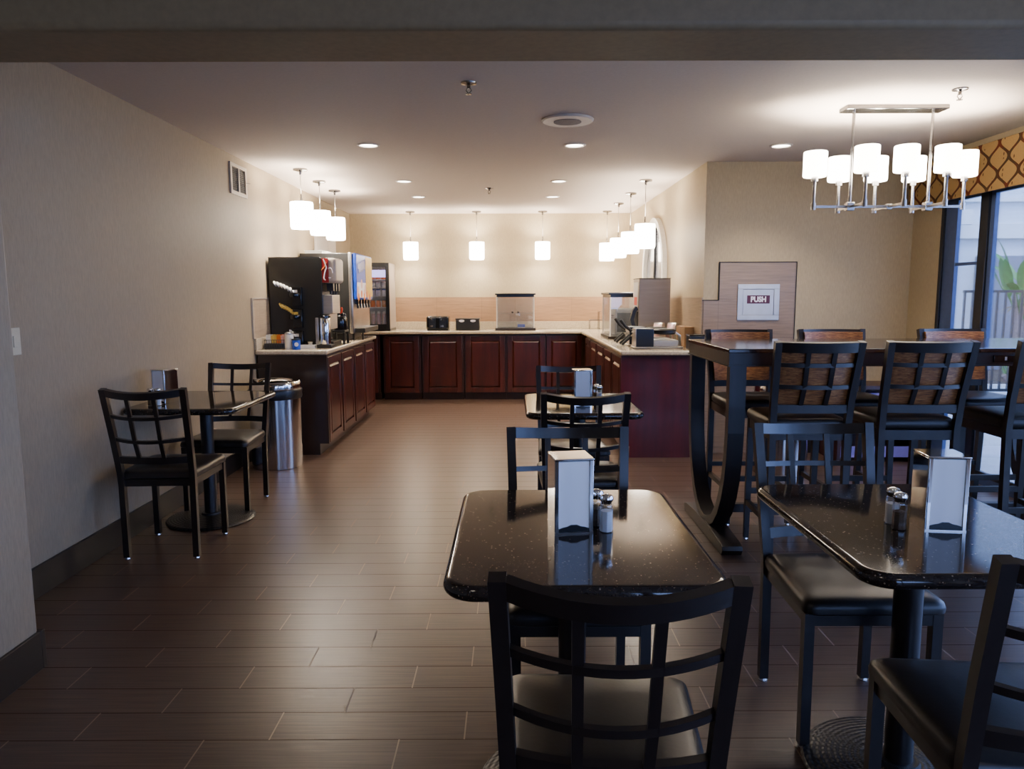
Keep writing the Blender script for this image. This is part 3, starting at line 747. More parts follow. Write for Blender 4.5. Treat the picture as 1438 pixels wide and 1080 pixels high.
tb = make_table()
TB = [(.166, 1.925, 'black granite table with rounded corners in the centre foreground'), (1.118, 1.985, 'black granite table at right foreground beside the bar table'),
      (.400, 4.27, 'granite table reflecting pale light, farthest in the centre column'), (-1.868, 4.46, 'granite pedestal table set against the left wall')]
for i, (x, y, lb) in enumerate(TB):
    if i == 0: tb.location = (x, y, 0); tb['label'] = lb
    else: dup(tb, (x, y, 0), 0, lb)
TT = .752
# napkin dispensers
def make_nap():
    r = thing('napkin_dispenser', '', 'napkin dispenser', group='chrome napkin dispensers')
    w, d, h = .098, .096, .196
    s = MB(); s.box(-w/2-.003, -w/2, -d/2, d/2, .004, h, .001); s.box(w/2, w/2+.003, -d/2, d/2, .004, h, .001); s.box(-w/2-.004, w/2+.004, -d/2-.004, d/2+.004, h, h+.006, .002); s.box(-w/2-.003, w/2+.003, -d/2-.002, d/2+.002, 0, .004)
    s.build('shell', M['chrome'], r)
    for sy_ in (-1, 1):
        e = MB()
        for sx in (-1, 1): e.box(sx*w/2-(.007 if sx > 0 else 0), sx*w/2+(0 if sx > 0 else .007), sy_*d/2-.003, sy_*d/2+.003, .004, h)
        e.build('face_edge', M['chrome'], r)
        MB().box(-w/2+.007, w/2-.007, min(sy_*(d/2-.02), sy_*(d/2-.001)), max(sy_*(d/2-.02), sy_*(d/2-.001)), .006, h-.002, .002).build('napkin_stack', M['napkin'], r)
        pl = [(-w/2+.008, .006), (w/2-.008, .006), (w/2-.008, .014), (w/2-.02, .018), (.018, .020), (.008, .0245), (-.008, .0245), (-.018, .020), (-w/2+.02, .018), (-w/2+.008, .014)]
        k = MB(); k.prism(pl, 0, .003, mat=Matrix(((1, 0, 0, 0), (0, 0, sy_, sy_*(d/2-.001)), (0, 1, 0, 0), (0, 0, 0, 1)))); k.build('base_lip', M['bgloss'], r)
    return r
nap = make_nap()
NP = [(.158, 1.925, 8, 'chrome napkin dispenser on the centre foreground table'), (1.155, 1.935, -7, 'chrome napkin dispenser on the right foreground table'),
      (.408, 4.20, 3, 'chrome napkin dispenser on the far pale-lit table'), (-2.035, 4.30, -22, 'chrome napkin dispenser on the wall table at left')]
for i, (x, y, a, lb) in enumerate(NP):
    if i == 0: nap.location = (x, y, TT); nap.rotation_euler.z = math.radians(a); nap['label'] = lb
    else: dup(nap, (x, y, TT), math.radians(a), lb)
def make_shaker(kind):
    r = thing(kind+'_shaker', '', 'shaker', group=f'glass {kind} shakers')
    b_ = MB(); b_.cap = False
    pr = [(.0185, 0), (.0190, .004), (.0175, .03), (.0175, .065), (.0165, .074), (.0125, .080)]
    b_.lathe(pr, n=8); b_.build('glass_body', M['jar'], r)
    MB().lathe([(.001, .003), (.0165, .003), (.0160, .03), (.0160, .058 if kind == 'salt' else .050), (.001, .060 if kind == 'salt' else .055)], n=8).build('contents', M[kind], r)
    MB().lathe([(.0135, .077), (.0145, .082), (.0175, .086), (.0185, .092), (.0150, .099), (.006, .1025), (.001, .103)], n=24).build('cap', M['chrome'], r)
    return r
sa, pe = make_shaker('salt'), make_shaker('pepper')
SK = [('salt', .252, 1.895, 'glass salt shaker with chrome cap on the centre foreground table'), ('pepper', .232, 1.945, 'glass pepper shaker behind the salt on the centre foreground table'),
      ('pepper', 1.035, 1.905, 'glass pepper shaker, front one on the right foreground table'), ('salt', 1.042, 1.955, 'glass salt shaker behind the pepper on the right foreground table'),
      ('salt', .515, 4.25, 'glass salt shaker, front one on the far pale-lit table'), ('pepper', .505, 4.31, 'glass pepper shaker, rear one on the far pale-lit table'),
      ('salt', -2.030, 4.195, 'glass salt shaker, right one by wall table napkin dispenser'), ('pepper', -2.075, 4.205, 'glass pepper shaker, left one by wall table napkin dispenser')]
seen = set()
for k, x, y, lb in SK:
    p = sa if k == 'salt' else pe
    if k not in seen: p.location = (x, y, TT); p['label'] = lb; seen.add(k)
    else: dup(p, (x, y, TT), .3, lb)

# ------------------------------------------------------------------ bar table and stools
X0, X1, Y0, Y1, ZT = 1.115, 3.24, 3.757, 4.625, 1.10
bt = thing('bar_table', 'tall espresso wood bar table with curved U shaped ends', 'bar table', (X0, Y0, 0))
W_, D_ = X1-X0, Y1-Y0
MB().box(0, W_, 0, D_, ZT-.022, ZT, .004).build('tabletop', M['espresso_top'], bt)
ap = MB(); t = .022
ap.box(.006, W_-.006, .006, .006+t, ZT-.085, ZT-.0225); ap.box(.006, W_-.006, D_-.006-t, D_-.006, ZT-.085, ZT-.0225); ap.box(.006, .006+t, .028, D_-.028, ZT-.085, ZT-.0225); ap.box(W_-.006-t, W_-.006, .028, D_-.028, ZT-.085, ZT-.0225)
ap.box(.002, W_-.002, .002, .012, ZT-.092, ZT-.0855); ap.box(.002, .012, .012, D_-.002, ZT-.092, ZT-.0855)
ap.build('apron', M['espresso'], bt)
def u_leg(xa):
    pts = []
    yc = D_/2; hw = D_/2-.035
    zb = .055; z1 = .56
    prof = [(hw, ZT-.086), (hw, .80), (hw*.99, .66), (hw*.955, .53), (hw*.89, .41), (hw*.78, .30), (hw*.62, .20), (hw*.42, .125), (hw*.20, .085), (0, .072)]
    pts = [(xa, yc-a, z) for a, z in prof]+[(xa, yc+a, z) for a, z in prof[::-1][1:]]
    return MB().bar(pts, .085, .055, (1, 0, 0))
for xa in (.055, W_-.055):
    u_leg(xa).build('u_shaped_leg', M['espresso'], bt)
    ft = MB(); ft.prism([(0.02, 0), (D_-.02, 0), (D_, .03), (D_-.01, .05), (D_-.06, .062), (D_/2+.16, .075), (D_/2-.16, .075), (.06, .062), (.01, .05), (0, .03)], -.055, .055, .004, 2,
                        mat=Matrix(((0, 0, 1, xa), (1, 0, 0, 0), (0, 1, 0, 0), (0, 0, 0, 1))))
    ft.build('foot', M['espresso'], bt)
MB().box(.10, W_-.10, D_/2-.022, D_/2+.022, .115, .165, .004).build('stretcher', M['espresso'], bt)
ot = MB().box(1.36, 1.60, -.004, .0065, ZT-.072, ZT-.036, .002).build('outlet_panel', M['bgloss'], bt)
MB().box(1.415, 1.425, -.006, -.003, ZT-.062, ZT-.044).build('socket_mark', M['white'], ot)

def make_stool():
    r = thing('bar_stool', '', 'bar stool', group='bar stools with woven brown back pads')
    pts = [(-.205, .215), (.205, .215), (.195, -.19), (-.195, -.19)]
    s = MB(); vs = []
    lay = [(.05, .700), (.0, .712), (-.008, .73), (.015, .748), (.07, .757), (.2, .763), (.5, .766)]
    for off, z in lay:
        P = [Vector((x*(1-off), y*(1-off))) for x, y in pts]; q = []
        for i in range(4):
            a, b_, c = P[i-1], P[i], P[(i+1) % 4]; d1 = (a-b_).normalized()*.05; d2 = (c-b_).normalized()*.05
            for k in range(6): tt = k/5; q.append((b_+d1)*(1-tt)**2+b_*2*tt*(1-tt)+(b_+d2)*tt*tt)
        n = len(q); vs += [(p.x, p.y, z) for p in q]
    fs = [(j*n+i, j*n+(i+1) % n, (j+1)*n+(i+1) % n, (j+1)*n+i) for j in range(len(lay)-1) for i in range(n)]+[tuple(range(n-1, -1, -1)), tuple((len(lay)-1)*n+i for i in range(n))]
    s._add(vs, fs); s.build('seat', M['vinyl'], r, soft=True)
    f = MB(); f.box(-.175, .175, .175, .197, .650, .70); f.box(-.17, .17, -.20, -.178, .650, .70); f.box(-.192, -.17, -.18, .19, .650, .70); f.box(.17, .192, -.18, .19, .650, .70)
    f.build('seat_frame', M['espresso'], r)
    for sx in (-1, 1):
        lg = MB().bar([(sx*.180, .205, .012), (sx*.178, .185, .70)], .026, .026, (1, 0, 0), .036).build('leg', M['espresso'], r)
        MB().lathe([(.001, 0), (.012, 0), (.014, .004), (.012, .012), (.001, .013)], (sx*.180, .205, 0), 12).build('glide', M['glide'], lg)
        rl_ = MB().bar([(sx*.184, -.225, .012), (sx*.184, -.205, .40), (sx*.184, -.195, .70), (sx*.188, -.215, .86), (sx*.200, -.285, 1.150)], .032, .034, (1, 0, 0)).build('leg', M['espresso'], r)
        MB().lathe([(.001, 0), (.012, 0), (.014, .004), (.012, .012), (.001, .013)], (sx*.184, -.225, 0), 12).build('glide', M['glide'], rl_)
        MB().box(sx*.181-.011, sx*.181+.011, -.20, .19, .205, .235).build('stretcher', M['espresso'], r)
    MB().box(-.172, .172, .185, .207, .27, .302).build('footrest', M['espresso'], r)
    MB().box(-.172, .172, -.222, -.200, .27, .298).build('stretcher', M['espresso'], r)
    Pz = [(.70, -.195), (.86, -.215), (1.150, -.285)]
    def yb(z):
        for (z0, y0), (z1, y1) in zip(Pz, Pz[1:]):
            if z <= z1: return y0+(y1-y0)*(z-z0)/(z1-z0)
        return Pz[-1][1]
    def hx(z): return .184+.014*max(0, z-.86)/.29
    def arc(z, sag, n=12, dy=0): return [((hx(z)-.010)*tq, yb(z)-sag*(1-tq*tq)+dy, z) for tq in [(-1+2*i/n) for i in range(n+1)]]
    MB().bar(arc(1.124, .05), .050, .024, (0, -.235, .972)).build('top_rail', M['espresso'], r)
    MB().bar(arc(.812, .012), .042, .024, (0, 0, 1)).build('bottom_rail', M['espresso'], r)
    for z in (1.035, .925): MB().bar(arc(z, .045, dy=.002), .020, .014, (0, 0, 1)).build('slat', M['espresso'], r)
    for sx in (-1, 1):
        p = [(sx*.34*(hx(z)-.01), yb(z)-sg*.88+.002, z) for z, sg in ((.82, .012), (.925, .045), (1.035, .047), (1.11, .05))]
        MB().bar(p, .022, .014, (1, 0, 0)).build('spindle', M['espresso'], r)
    pad = MB(); rows = [(.833, .016), (.88, .034), (.925, .043), (.98, .046), (1.035, .047), (1.085, .049), (1.134, .050)]; n = 12; vs = []
    for side in (0, .034):
        for z, sg in rows: vs += [Vector(p)+Vector((0, .013+side*.8, 0)) for p in arc(z, sg, n)]
    R, C_ = len(rows), n+1; fs = []
    for b0 in (0, R*C_):
        for j in range(R-1):
            for i in range(n): fs.append((b0+j*C_+i, b0+j*C_+i+1, b0+(j+1)*C_+i+1, b0+(j+1)*C_+i))
    for i in range(n):
        fs.append((i, i+1, R*C_+i+1, R*C_+i)); k = (R-1)*C_; fs.append((k+i, k+i+1, R*C_+k+i+1, R*C_+k+i))
    for j in range(R-1):
        for i in (0, n): fs.append((j*C_+i, (j+1)*C_+i, R*C_+(j+1)*C_+i, R*C_+j*C_+i))
    pad._add(vs, fs); pad.build('back_pad', M['wicker'], r)
    return r
st = make_stool()
ST = [(1.50, 3.825, -2, 'bar stool with its back to camera, nearest the U shaped leg'), (2.045, 3.825, -2, 'bar stool with its back to camera, second from the U shaped leg'), (2.68, 3.84, 0, 'bar stool cut by right frame edge, near side of bar table'),
      (1.475, 4.49, 180, 'bar stool facing camera across the table, before the PUSH panel'), (2.075, 4.49, 180, 'bar stool facing camera across the table, middle of the far side'), (2.86, 4.50, 180, 'bar stool facing camera across the table, by the window')]
for i, (x, y, a, lb) in enumerate(ST):
    if i == 0: st.location = (x, y, 0); st.rotation_euler.z = math.radians(a); st['label'] = lb
    else: dup(st, (x, y, 0), math.radians(a), lb)

# ------------------------------------------------------------------ trash cans and PUSH flap
def trash(label, loc, rz=0):
    r = thing('trash_can', label, 'trash can', loc, rz)
    b_ = MB(); b_.cap = False
    b_.lathe([(.195, .0), (.200, .005), (.205, .57)], n=48); b_.build('body', M['polish'], r)
    l = MB(); l.cap = False; l.lathe([(.206, .56), (.212, .575), (.209, .60), (.213, .625), (.206, .64), (.19, .64), (.17, .5), (.15, .3)], n=48); l.build('bag_liner', M['liner'], r)
    MB().lathe([(.001, .004), (.19, .004)], n=32).build('bottom', M['bplastic'], r)
    q = MB(); q.cap = False; q.lathe([(.210, .640), (.212, .650), (.208, .695), (.203, .702), (.165, .690), (.150, .680), (.150, .672), (.200, .668), (.205, .640)], n=48); q.build('lid_ring', M['chrome'], r)
    return r
trash('round steel trash can with black bag beside left counter', (-1.905, 5.90, 0))
trash('round steel trash can behind bar stools near tiled panel', (2.09, 5.62, 0))
pu = thing('trash_flap', 'square stainless trash flap panel reading PUSH on tiled wall', 'trash flap', (2.111, YF-.013, 1.311))
f = MB(); w = .178; h = .152
f.box(-w, w, -.012, 0, h-.042, h, .003); f.box(-w, w, -.012, 0, -h, -h+.042, .003); f.box(-w, -w+.046, -.012, 0, -h+.042, h-.042, .003); f.box(w-.046, w, -.012, 0, -h+.042, h-.042, .003)
f.build('frame', M['satin'], pu)
fl = MB().box(-w+.048, w-.048, -.007, -.001, -h+.044, h-.044, .002).build('flap', M['satin'], pu)
sg = MB().box(-.097, .097, -.0085, -.007, -.012, .058).build('sign', M['signred'], pu)
text_mesh('lettering', 'PUSH', .062, M['signwhite'], sg, Matrix.Translation((0, -.009, .0225)) @ Matrix.Rotation(PI/2, 4, 'X'), .0028, .90)

# ------------------------------------------------------------------ left counter machines
CT = .914
def swirl(parent, name, pts, r, mat): MB().tube(pts, r, 6).build(name, mat, parent)
sd = thing('soda_dispenser', 'black beverage dispenser with red swirl header on left counter', 'drink machine', (-2.165, 6.66, CT))
MB().box(0, .475, 0, .33, .06, .80, .006).box(0, .40, .02, .31, .0, .06).build('cabinet', M['bplastic'], sd)
MB().box(.0, .46, .0, .03, .80, .806).build('top_trim', M['navy'], sd)
hd = MB().box(.475, .60, .015, .325, .575, .80, .03, 4).build('header', M['beige'], sd)
MB().box(.470, .535, .006, .0155, .58, .797).build('header_print', M['red'], hd)
swirl(hd, 'header_swirl', [(.490+.02*math.sin(t_*.9)+.028*t_/6, .0045, .775-.03*t_+.012*math.cos(t_*2)) for t_ in [i*.25 for i in range(26)]], .006, M['signwhite'])
swirl(hd, 'header_swirl', [(.545+.026*math.cos(a), .010, .665+.045*math.sin(a)) for a in [i*.3 for i in range(18)]], .0045, M['signwhite'])
swirl(hd, 'header_stripe', [(.472, .004, .69), (.50, .004, .715), (.52, .004, .76)], .004, M['orange'])
for k in range(3):
    y = .07+k*.10
    v_ = MB(); v_.box(.505, .565, y-.025, y+.025, .505, .575, .004).lathe([(.001, .475), (.010, .475), (.012, .505)], (.535, y, 0), 12); v_.build('valve', M['navy'], sd)
MB().box(.470, .56, .02, .31, .30, .47, .006).box(.476, .53, .02, .31, .16, .30).build('splash_plate', M['steel_dull'], sd)
MB().box(.44, .56, .01, .32, .003, .05, .004).build('drip_tray', M['bplastic'], sd)
# lid holders on its side
for k, (z, mat, nm) in enumerate([(.56, M['white'], 'white lids, topmost'), (.365, M['yellow'], 'straw coloured lids, middle'), (.17, M['white'], 'white lids, lowest')]):
    hb = MB(); hb.box(.215, .300, -.05, -.001, z-.19, z-.02, .006); hb.lathe([(.001, -.02), (.05, -.02), (.055, .0), (.05, .02), (.001, .02)], (.235, -.03, z-.09), 20)
    hb.build('lid_holder', M['bgloss'], sd)
    ls = MB(); npt = 7
    for j in range(npt):
        tt = j/(npt-1)
        if k == 2 and j < 4: continue
        x, zz = .065+.165*tt+(0 if k == 0 else .045*(1-tt)), z+.04*(1-tt)-.035*tt*tt
        rot = Matrix.Translation((-2.165+x, 6.66-.035, CT+zz-.03)) @ Matrix.Rotation(math.radians(62+14*tt), 4, 'Y')
        ls.lathe([(.001, .010), (.018, .010), (.024, .004), (.027, 0), (.027, -.003), (.001, -.003)], (0, 0, 0), 16, rot)
    ls.box(-2.165+.235, -2.165+.265, 6.66-.052, 6.66-.0505, CT+z-.10, CT+z-.045)
    tag(ls.build('lid_stack', mat), f'nested stack of {nm} of the holders on black dispenser', 'cup lids', 'lid stacks on the black dispenser')

jd = thing('juice_dispenser', 'tall dark steel sided dispenser with blue fruit print front', 'drink machine', (-2.165, 7.66, CT))
MB().box(0, .50, 0, .90, .07, .895, .006).box(.05, .44, .05, .85, 0, .07).build('cabinet', M['bplastic'], jd)
MB().box(.495, .535, -.004, .90, .07, .905, .01).build('door_edge', M['steel'], jd)
fr = MB().box(.535, .575, .02, .88, .42, .90, .018, 3).build('front_panel', M['blue'], jd)
MB().box(.5755, .578, .50, .86, .45, .88).build('front_print', M['yellow'], fr)
MB().box(.5755, .577, .04, .49, .44, .60).build('cream_print', M['signwhite'], fr)
fp = MB()
random.seed(5)
for k in range(12): fp.lathe([(.001, .0), (.05, .0), (.05, .002), (.001, .003)], (0, 0, 0), 14, Matrix.Translation((.575, random.uniform(.06, .8), random.uniform(.44, .60))) @ Matrix.Rotation(PI/2, 4, 'Y'))
fp.build('fruit_print', M['pink'], fr)
fp = MB()
for k in range(5): fp.lathe([(.001, .0), (.04, .0), (.04, .003), (.001, .004)], (0, 0, 0), 14, Matrix.Translation((.5765, .1+.15*k, .45+.03*(k % 2))) @ Matrix.Rotation(PI/2, 4, 'Y'))
fp.build('orange_print', M['orange'], fr)
swirl(fr, 'script_print', [(.579, .10+.35*(i/40), .74+.05*math.sin(i*.75)+.06*i/40) for i in range(41)], .006, M['signwhite'])
for k in range(5):
    v_ = MB(); v_.box(.538, .57, .12+k*.15-.03, .12+k*.15+.03, .375, .42, .004).tube([(.555, .12+k*.15, .38), (.565, .12+k*.15, .33)], .011, 8); v_.build('valve', M['bgloss'], jd)
MB().box(.5, .53, .04, .86, .12, .375).build('splash_plate', M['steel'], jd)
MB().box(.44, .64, .06, .84, .075, .125, .006).box(.50, .52, .10, .12, 0, .075).box(.60, .615, .10, .12, 0.001, .075).build('drip_tray', M['bplastic'], jd)
tb2 = thing('supply_box', 'pale supply box lying on top of the tall dispenser', 'box', (-2.0, 7.95, CT+.896))
MB().box(-.13, .05, -.22, .20, 0, .026, .003).build('tray', M['paper'], tb2); MB().box(-.135, .055, -.225, .205, .026, .034, .002).build('lid', M['white'], tb2)
wp = thing('wall_panel', 'narrow pale double panel on left wall above the dispensers', 'wall panel', (XL, 8.85, 1.75))
MB().box(0, .03, -.50, -.01, -.25, .40, .003).box(0, .03, .01, .40, -.25, .40, .003).build('panel', M['trimw'], wp); MB().box(0, .012, -.01, .01, -.25, .40).build('groove', M['ventdark'], wp)

# airpots in front of the machines
a1 = thing('coffee_dispenser', 'slim steel coffee dispenser on black base by counter edge', 'coffee dispenser', (-1.685, 6.53, CT))
MB().box(-.03, .10, -.03, .12, .0, .032, .006).build('base', M['bplastic'], a1)
MB().box(-.035, -.012, -.03, .0, .032, .27, .003).build('post', M['steel'], a1)
MB().lathe([(.045, .032), (.048, .04), (.048, .26), (.044, .27)], (.035, .03, 0), 28).build('tank', M['chrome'], a1)
MB().lathe([(.050, .268), (.050, .285), (.03, .30), (.001, .302)], (.035, .03, 0), 28).box(.02, .03, -.04, .0, .28, .30).build('lid', M['bgloss'], a1)
MB().tube([(.035, -.01, .27), (.035, -.035, .25), (.035, -.035, .22)], .006, 8).build('spout', M['bgloss'], a1)
rs = thing('riser_stand', 'black riser stand on counter carrying the orange handled airpot', 'stand', (-1.645, 7.13, CT))
MB().box(-.08, .06, -.09, .10, .115, .135, .004).build('shelf', M['bplastic'], rs)
for sx, sy_ in ((-.07, -.08), (.05, -.08), (-.07, .09), (.05, .09)): MB().box(sx-.01, sx+.01, sy_-.01, sy_+.01, 0, .115).build('leg', M['bplastic'], rs)
a2 = thing('airpot', 'black coffee airpot with orange red lever on riser stand', 'airpot', (-1.645, 7.13, CT+.136))
MB().lathe([(.060, 0), (.064, .006), (.064, .105), (.055, .13), (.03, .145), (.001, .146)], n=28).build('body', M['bgloss'], a2)
MB().box(-.025, .035, -.02, .02, .14, .165, .006).tube([(.03, 0, .15), (.05, 0, .15), (.055, 0, .12)], .007, 8).build('pump_head', M['bplastic'], a2)
MB().bar([(.005, -.025, .16), (.020, -.025, .165), (.026, -.025, .20), (.020, -.025, .215)], .016, .014, (0, 1, 0)).build('lever', M['orangered'], a2)
# condiment clutter at the near end
bk = thing('wire_basket', 'black wire basket of sweetener packets at counter end', 'basket', (-2.06, 6.47, CT))
wb = MB()
for z in (.01, .045, .08): wb.tube([(x, y, z) for x, y in rrect(-.09, .09, -.06, .06, .015, 3)], .003, 6, True)
for k in range(9): wb.tube([(-.085+k*.021, -.06, .005), (-.085+k*.021, -.06, .08)], .002, 5)
for k in range(9): wb.tube([(-.085+k*.021, .06, .005), (-.085+k*.021, .06, .08)], .002, 5)
wb.build('wire_frame', M['bplastic'], bk); MB().box(-.088, .088, -.057, .057, 0, .05, .004).build('tray', M['navy'], bk)
cols = [M['white'], M['white'], M['yellow'], M['yellow'], M['orange'], M['orange'], M['pink']]
lbs = ['white packets at left', 'white packets second from left', 'pale yellow packets', 'golden packets', 'orange packets', 'deep orange packets', 'pink packets at right']
for k in range(7):
    x = -2.06-.068+k*.0225; p = MB()
    for j in range(4): p.box(-.009, .009, -.045+j*.022, -.043+j*.022, .0, .068+.006*(j % 2), mat=Matrix.Translation((x, 6.475, CT+.052)) @ Matrix.Rotation(random.uniform(-.1, .1), 4, 'Y'))
    tag(p.build('sweetener_packets', cols[k]), f'{lbs[k]} standing in the black wire basket', 'sweetener packets', 'packets in the wire basket')
cn = thing('sugar_canister', 'white cylindrical sugar canister beside the wire basket', 'canister', (-1.935, 6.43, CT))
MB().lathe([(.036, 0), (.038, .004), (.038, .115), (.034, .13)], n=28).build('body', M['white'], cn); MB().lathe([(.035, .128), (.036, .14), (.02, .15), (.001, .151)], n=28).build('cap', M['steel'], cn)
bo = thing('blue_tub', 'round blue labelled tub behind the white canister', 'tub', (-1.865, 6.40, CT))
MB().lathe([(.034, 0), (.038, .08)], n=24).build('body', M['blue'], bo); MB().lathe([(.039, .08), (.039, .09), (.001, .092)], n=24).build('lid', M['navy'], bo)
MB().lathe([(.001, 0), (.018, 0), (.018, .003), (.001, .004)], (0, 0, 0), 16, Matrix.Translation((.012, -.0355, .045)) @ Matrix.Rotation(PI/2, 4, 'X')).build('label_spot', M['signwhite'], bo)
ty = thing('shallow_tray', 'shallow pale tray of stirrers in front of black dispenser', 'tray', (-1.80, 6.53, CT))
MB().box(-.07, .07, -.045, .045, 0, .006, .002).box(-.07, .07, -.045, -.041, .006, .03).box(-.07, .07, .041, .045, .006, .03).box(-.07, -.066, -.041, .041, .006, .03).box(.066, .07, -.041, .041, .006, .03).build('tray_body', M['paper'], ty)
for k in range(2):
    c_ = thing('creamer_cup', ['small white creamer cup, left one behind the tray', 'small white creamer cup, right one behind the tray'][k], 'cup', (-1.80+k*.07, 6.61, CT), 0, 'creamer cups behind the tray')
    MB().lathe([(.014, 0), (.019, .045), (.021, .048), (.001, .049)], n=16).build('cup_body', M['white'], c_); MB().lathe([(.021, .049), (.021, .052), (.001, .052)], n=16).build('lid', M['ivory'], c_)

# ------------------------------------------------------------------ back counter: cooler, toaster, bin, pastry case
cl = thing('glass_door_cooler', 'small glass door drinks cooler in the back left corner', 'cooler', (-1.88, 9.66, CT))
c = MB(); w, d, h = .30, .52, .885
c.box(-w, -w+.03, .03, d, 0.03, h); c.box(w-.03, w, .03, d, .03, h); c.box(-w+.03, w-.03, d-.03, d, .03, h); c.box(-w+.03, w-.03, .03, d-.03, .03, .08); c.box(-w+.03, w-.03, .03, d-.03, h-.09, h); c.build('body', M['coolerside'], cl)
MB().box(-w+.03, w-.03, d-.034, d-.03, .08, h-.09).build('back_liner', M['white'], cl)
dr = MB(); dr.box(-w, -w+.04, 0, .028, .03, h); dr.box(w-.045, w, 0, .028, .03, h, .003); dr.box(-w+.04, w-.045, 0, .028, .03, .09); dr.box(-w+.04, w-.045, 0, .028, h-.05, h)
do = dr.build('door', M['bplastic'], cl); MB().box(-w+.04, w-.045, .010, .016, .09, h-.05).build('pane', M['clear'], do)
sh = MB()
for z in (.30, .445, .56, .66): sh.box(-w+.03, w-.03, .06, d-.04, z, z+.012)
sh.build('shelf', M['white'], cl)
MB().box(-w, w, .02, d-.02, 0, .03).build('plinth', M['bplastic'], cl)
MB().box(-w+.031, w-.031, .05, .06, .70, h-.092).build('light_panel', m_emit('cooler_light', (.5, .42, 1.), 2.5), cl)
def crow(z, mat, cap, n, h, r, kind, lb):
    p = None
    for k in range(n):
        x = -1.88+.215-k*.075; loc = (x, 9.66+.10, CT+z)
        if p is None:
            p = thing(kind, '', kind.split('_')[-1], loc, 0, lb)
            MB().lathe([(r*.85, 0), (r, h*.1), (r, h*.8), (r*.8, h), (.001, h)], n=16).build('container', mat, p)
            MB().lathe([(r*.85, h), (r*.85, h+.012), (.001, h+.013)], n=16).build('lid', cap, p)
            p['label'] = f'{lb}, on the right'
        else: dup(p, loc, 0, f'{lb}, {["", "second from right", "third from right", "fourth from right", "fifth from right"][k]}')
crow(.673, M['orange'], M['purple'], 4, .06, .033, 'juice_cup', 'orange cup on the cooler top shelf')
crow(.573, M['white'], M['pink'], 4, .06, .032, 'yogurt_cup', 'white cup on the cooler second shelf')
crow(.458, M['signwhite'], M['blue'], 4, .075, .032, 'yogurt_cup', 'blue capped cup on the cooler third shelf')
crow(.313, M['orange'], M['orange'], 4, .075, .034, 'juice_bottle', 'orange bottle on the cooler fourth shelf')
crow(.081, M['pink'], M['white'], 4, .16, .03, 'milk_bottle', 'pale bottle on the cooler bottom')
wg = MB()
for k in range(5): wg.box(-.19+k*.1, -.185+k*.1, .055, .06, .08, .235)
wg.box(-.25, .25, .055, .06, .228, .236); wg.build('wire_guard', M['white'], cl)

to = thing('toaster', 'black four slice toaster with chrome levers on back counter', 'toaster', (-.965, 9.86, CT))
MB().box(-.148, .148, -.13, .13, .012, .188, .022, 3).build('body', M['bgloss'], to)
MB().box(-.14, .14, -.12, .12, 0, .014).build('foot', M['bplastic'], to)
for sx in (-.07, .07):
    MB().box(sx-.045, sx+.045, -.134, -.130, .03, .165, .003).build('face_plate', M['navy'], to)
    MB().box(sx-.014, sx+.014, -.150, -.134, .125, .150, .004).build('lever', M['bplastic'], to)
    MB().box(sx-.028, sx-.008, -.1355, -.134, .135, .16).box(sx-.028, sx-.016, -.1355, -.134, .05, .07).build('chrome_trim', M['chrome'], to)
    MB().lathe([(.001, .012), (.013, .012), (.015, 0)], (0, 0, 0), 16, Matrix.Translation((sx, -.134, .062)) @ Matrix.Rotation(PI/2, 4, 'X')).build('dial', M['chrome'], to)
slt = MB()
for k in range(4): slt.box(-.115+k*.062, -.091+k*.062, -.10, .10, .1875, .1895)
slt.build('slot', M['ventdark'], to)
bn = thing('bread_bin', 'plain black bin with two white tags beside the toaster', 'bin', (-.572, 9.84, CT))
MB().box(-.155, .155, -.09, .14, 0, .145, .008).build('body', M['bplastic'], bn); MB().box(-.162, .162, -.095, .145, .145, .158, .004).build('lid', M['bplastic'], bn)
for sx in (-.075, .075): MB().prism([(.036*math.cos(a), .017*math.sin(a)) for a in [2*PI*i/20 for i in range(20)]], 0, .003, mat=Matrix.Translation((sx, -.094, .128)) @ Matrix.Rotation(PI/2, 4, 'X')).build('tag', M['signwhite'], bn)
def display_case(label, loc, rz, w, d, h, door=True):
    r = thing('display_case', label, 'display case', loc, rz)
    MB().box(-w/2-.022, w/2+.022, -d/2-.022, d/2+.022, 0, .032, .004).build('base', M['espresso'], r)
    MB().box(-w/2-.022, w/2+.022, -d/2-.022, d/2+.022, h-.022, h, .006).box(-w/2, w/2, -d/2, d/2, h-.05, h-.022).build('crown', M['navy'], r)
    p = MB(); t_ = .005
    p.box(-w/2, -w/2+t_, -d/2, d/2, .032, h-.05); p.box(w/2-t_, w/2, -d/2, d/2, .032, h-.05); p.box(-w/2, w/2, d/2-t_, d/2, .032, h-.05); p.build('acrylic_side', M['clear'], r)
    e = MB()
    for sx in (-1, 1):
        for sy_ in (-1, 1): e.box(sx*w/2-.006, sx*w/2+.006, sy_*d/2-.006, sy_*d/2+.006, .032, h-.05)
    e.build('corner_strip', M['white'], r)
    if door:
        for sx in (-1, 1):
            x0, x1 = sorted((sx*.003, sx*(w/2-.006)))
            dd = MB().box(x0, x1, -d/2-.003, -d/2+.002, .034, h-.052).build('door', M['clear'], r)
            MB().lathe([(.001, .022), (.012, .020), (.014, .012), (.006, 0)], (0, 0, 0), 14, Matrix.Translation((sx*.038, -d/2-.003, .24)) @ Matrix.Rotation(PI/2, 4, 'X')).build('knob', M['bplastic'], dd)
    MB().box(-w/2+.01, w/2-.01, -d/2+.02, d/2-.02, .22, .226).build('shelf', M['clear'], r)
    return r
display_case('clear pastry display case with twin doors and dark crown on back counter', (.062, 9.90, CT), 0, .49, .36, .487)
bx = thing('pastry_label', 'small blue card standing inside the twin door pastry case', 'card', (.14, 9.84, CT+.033))
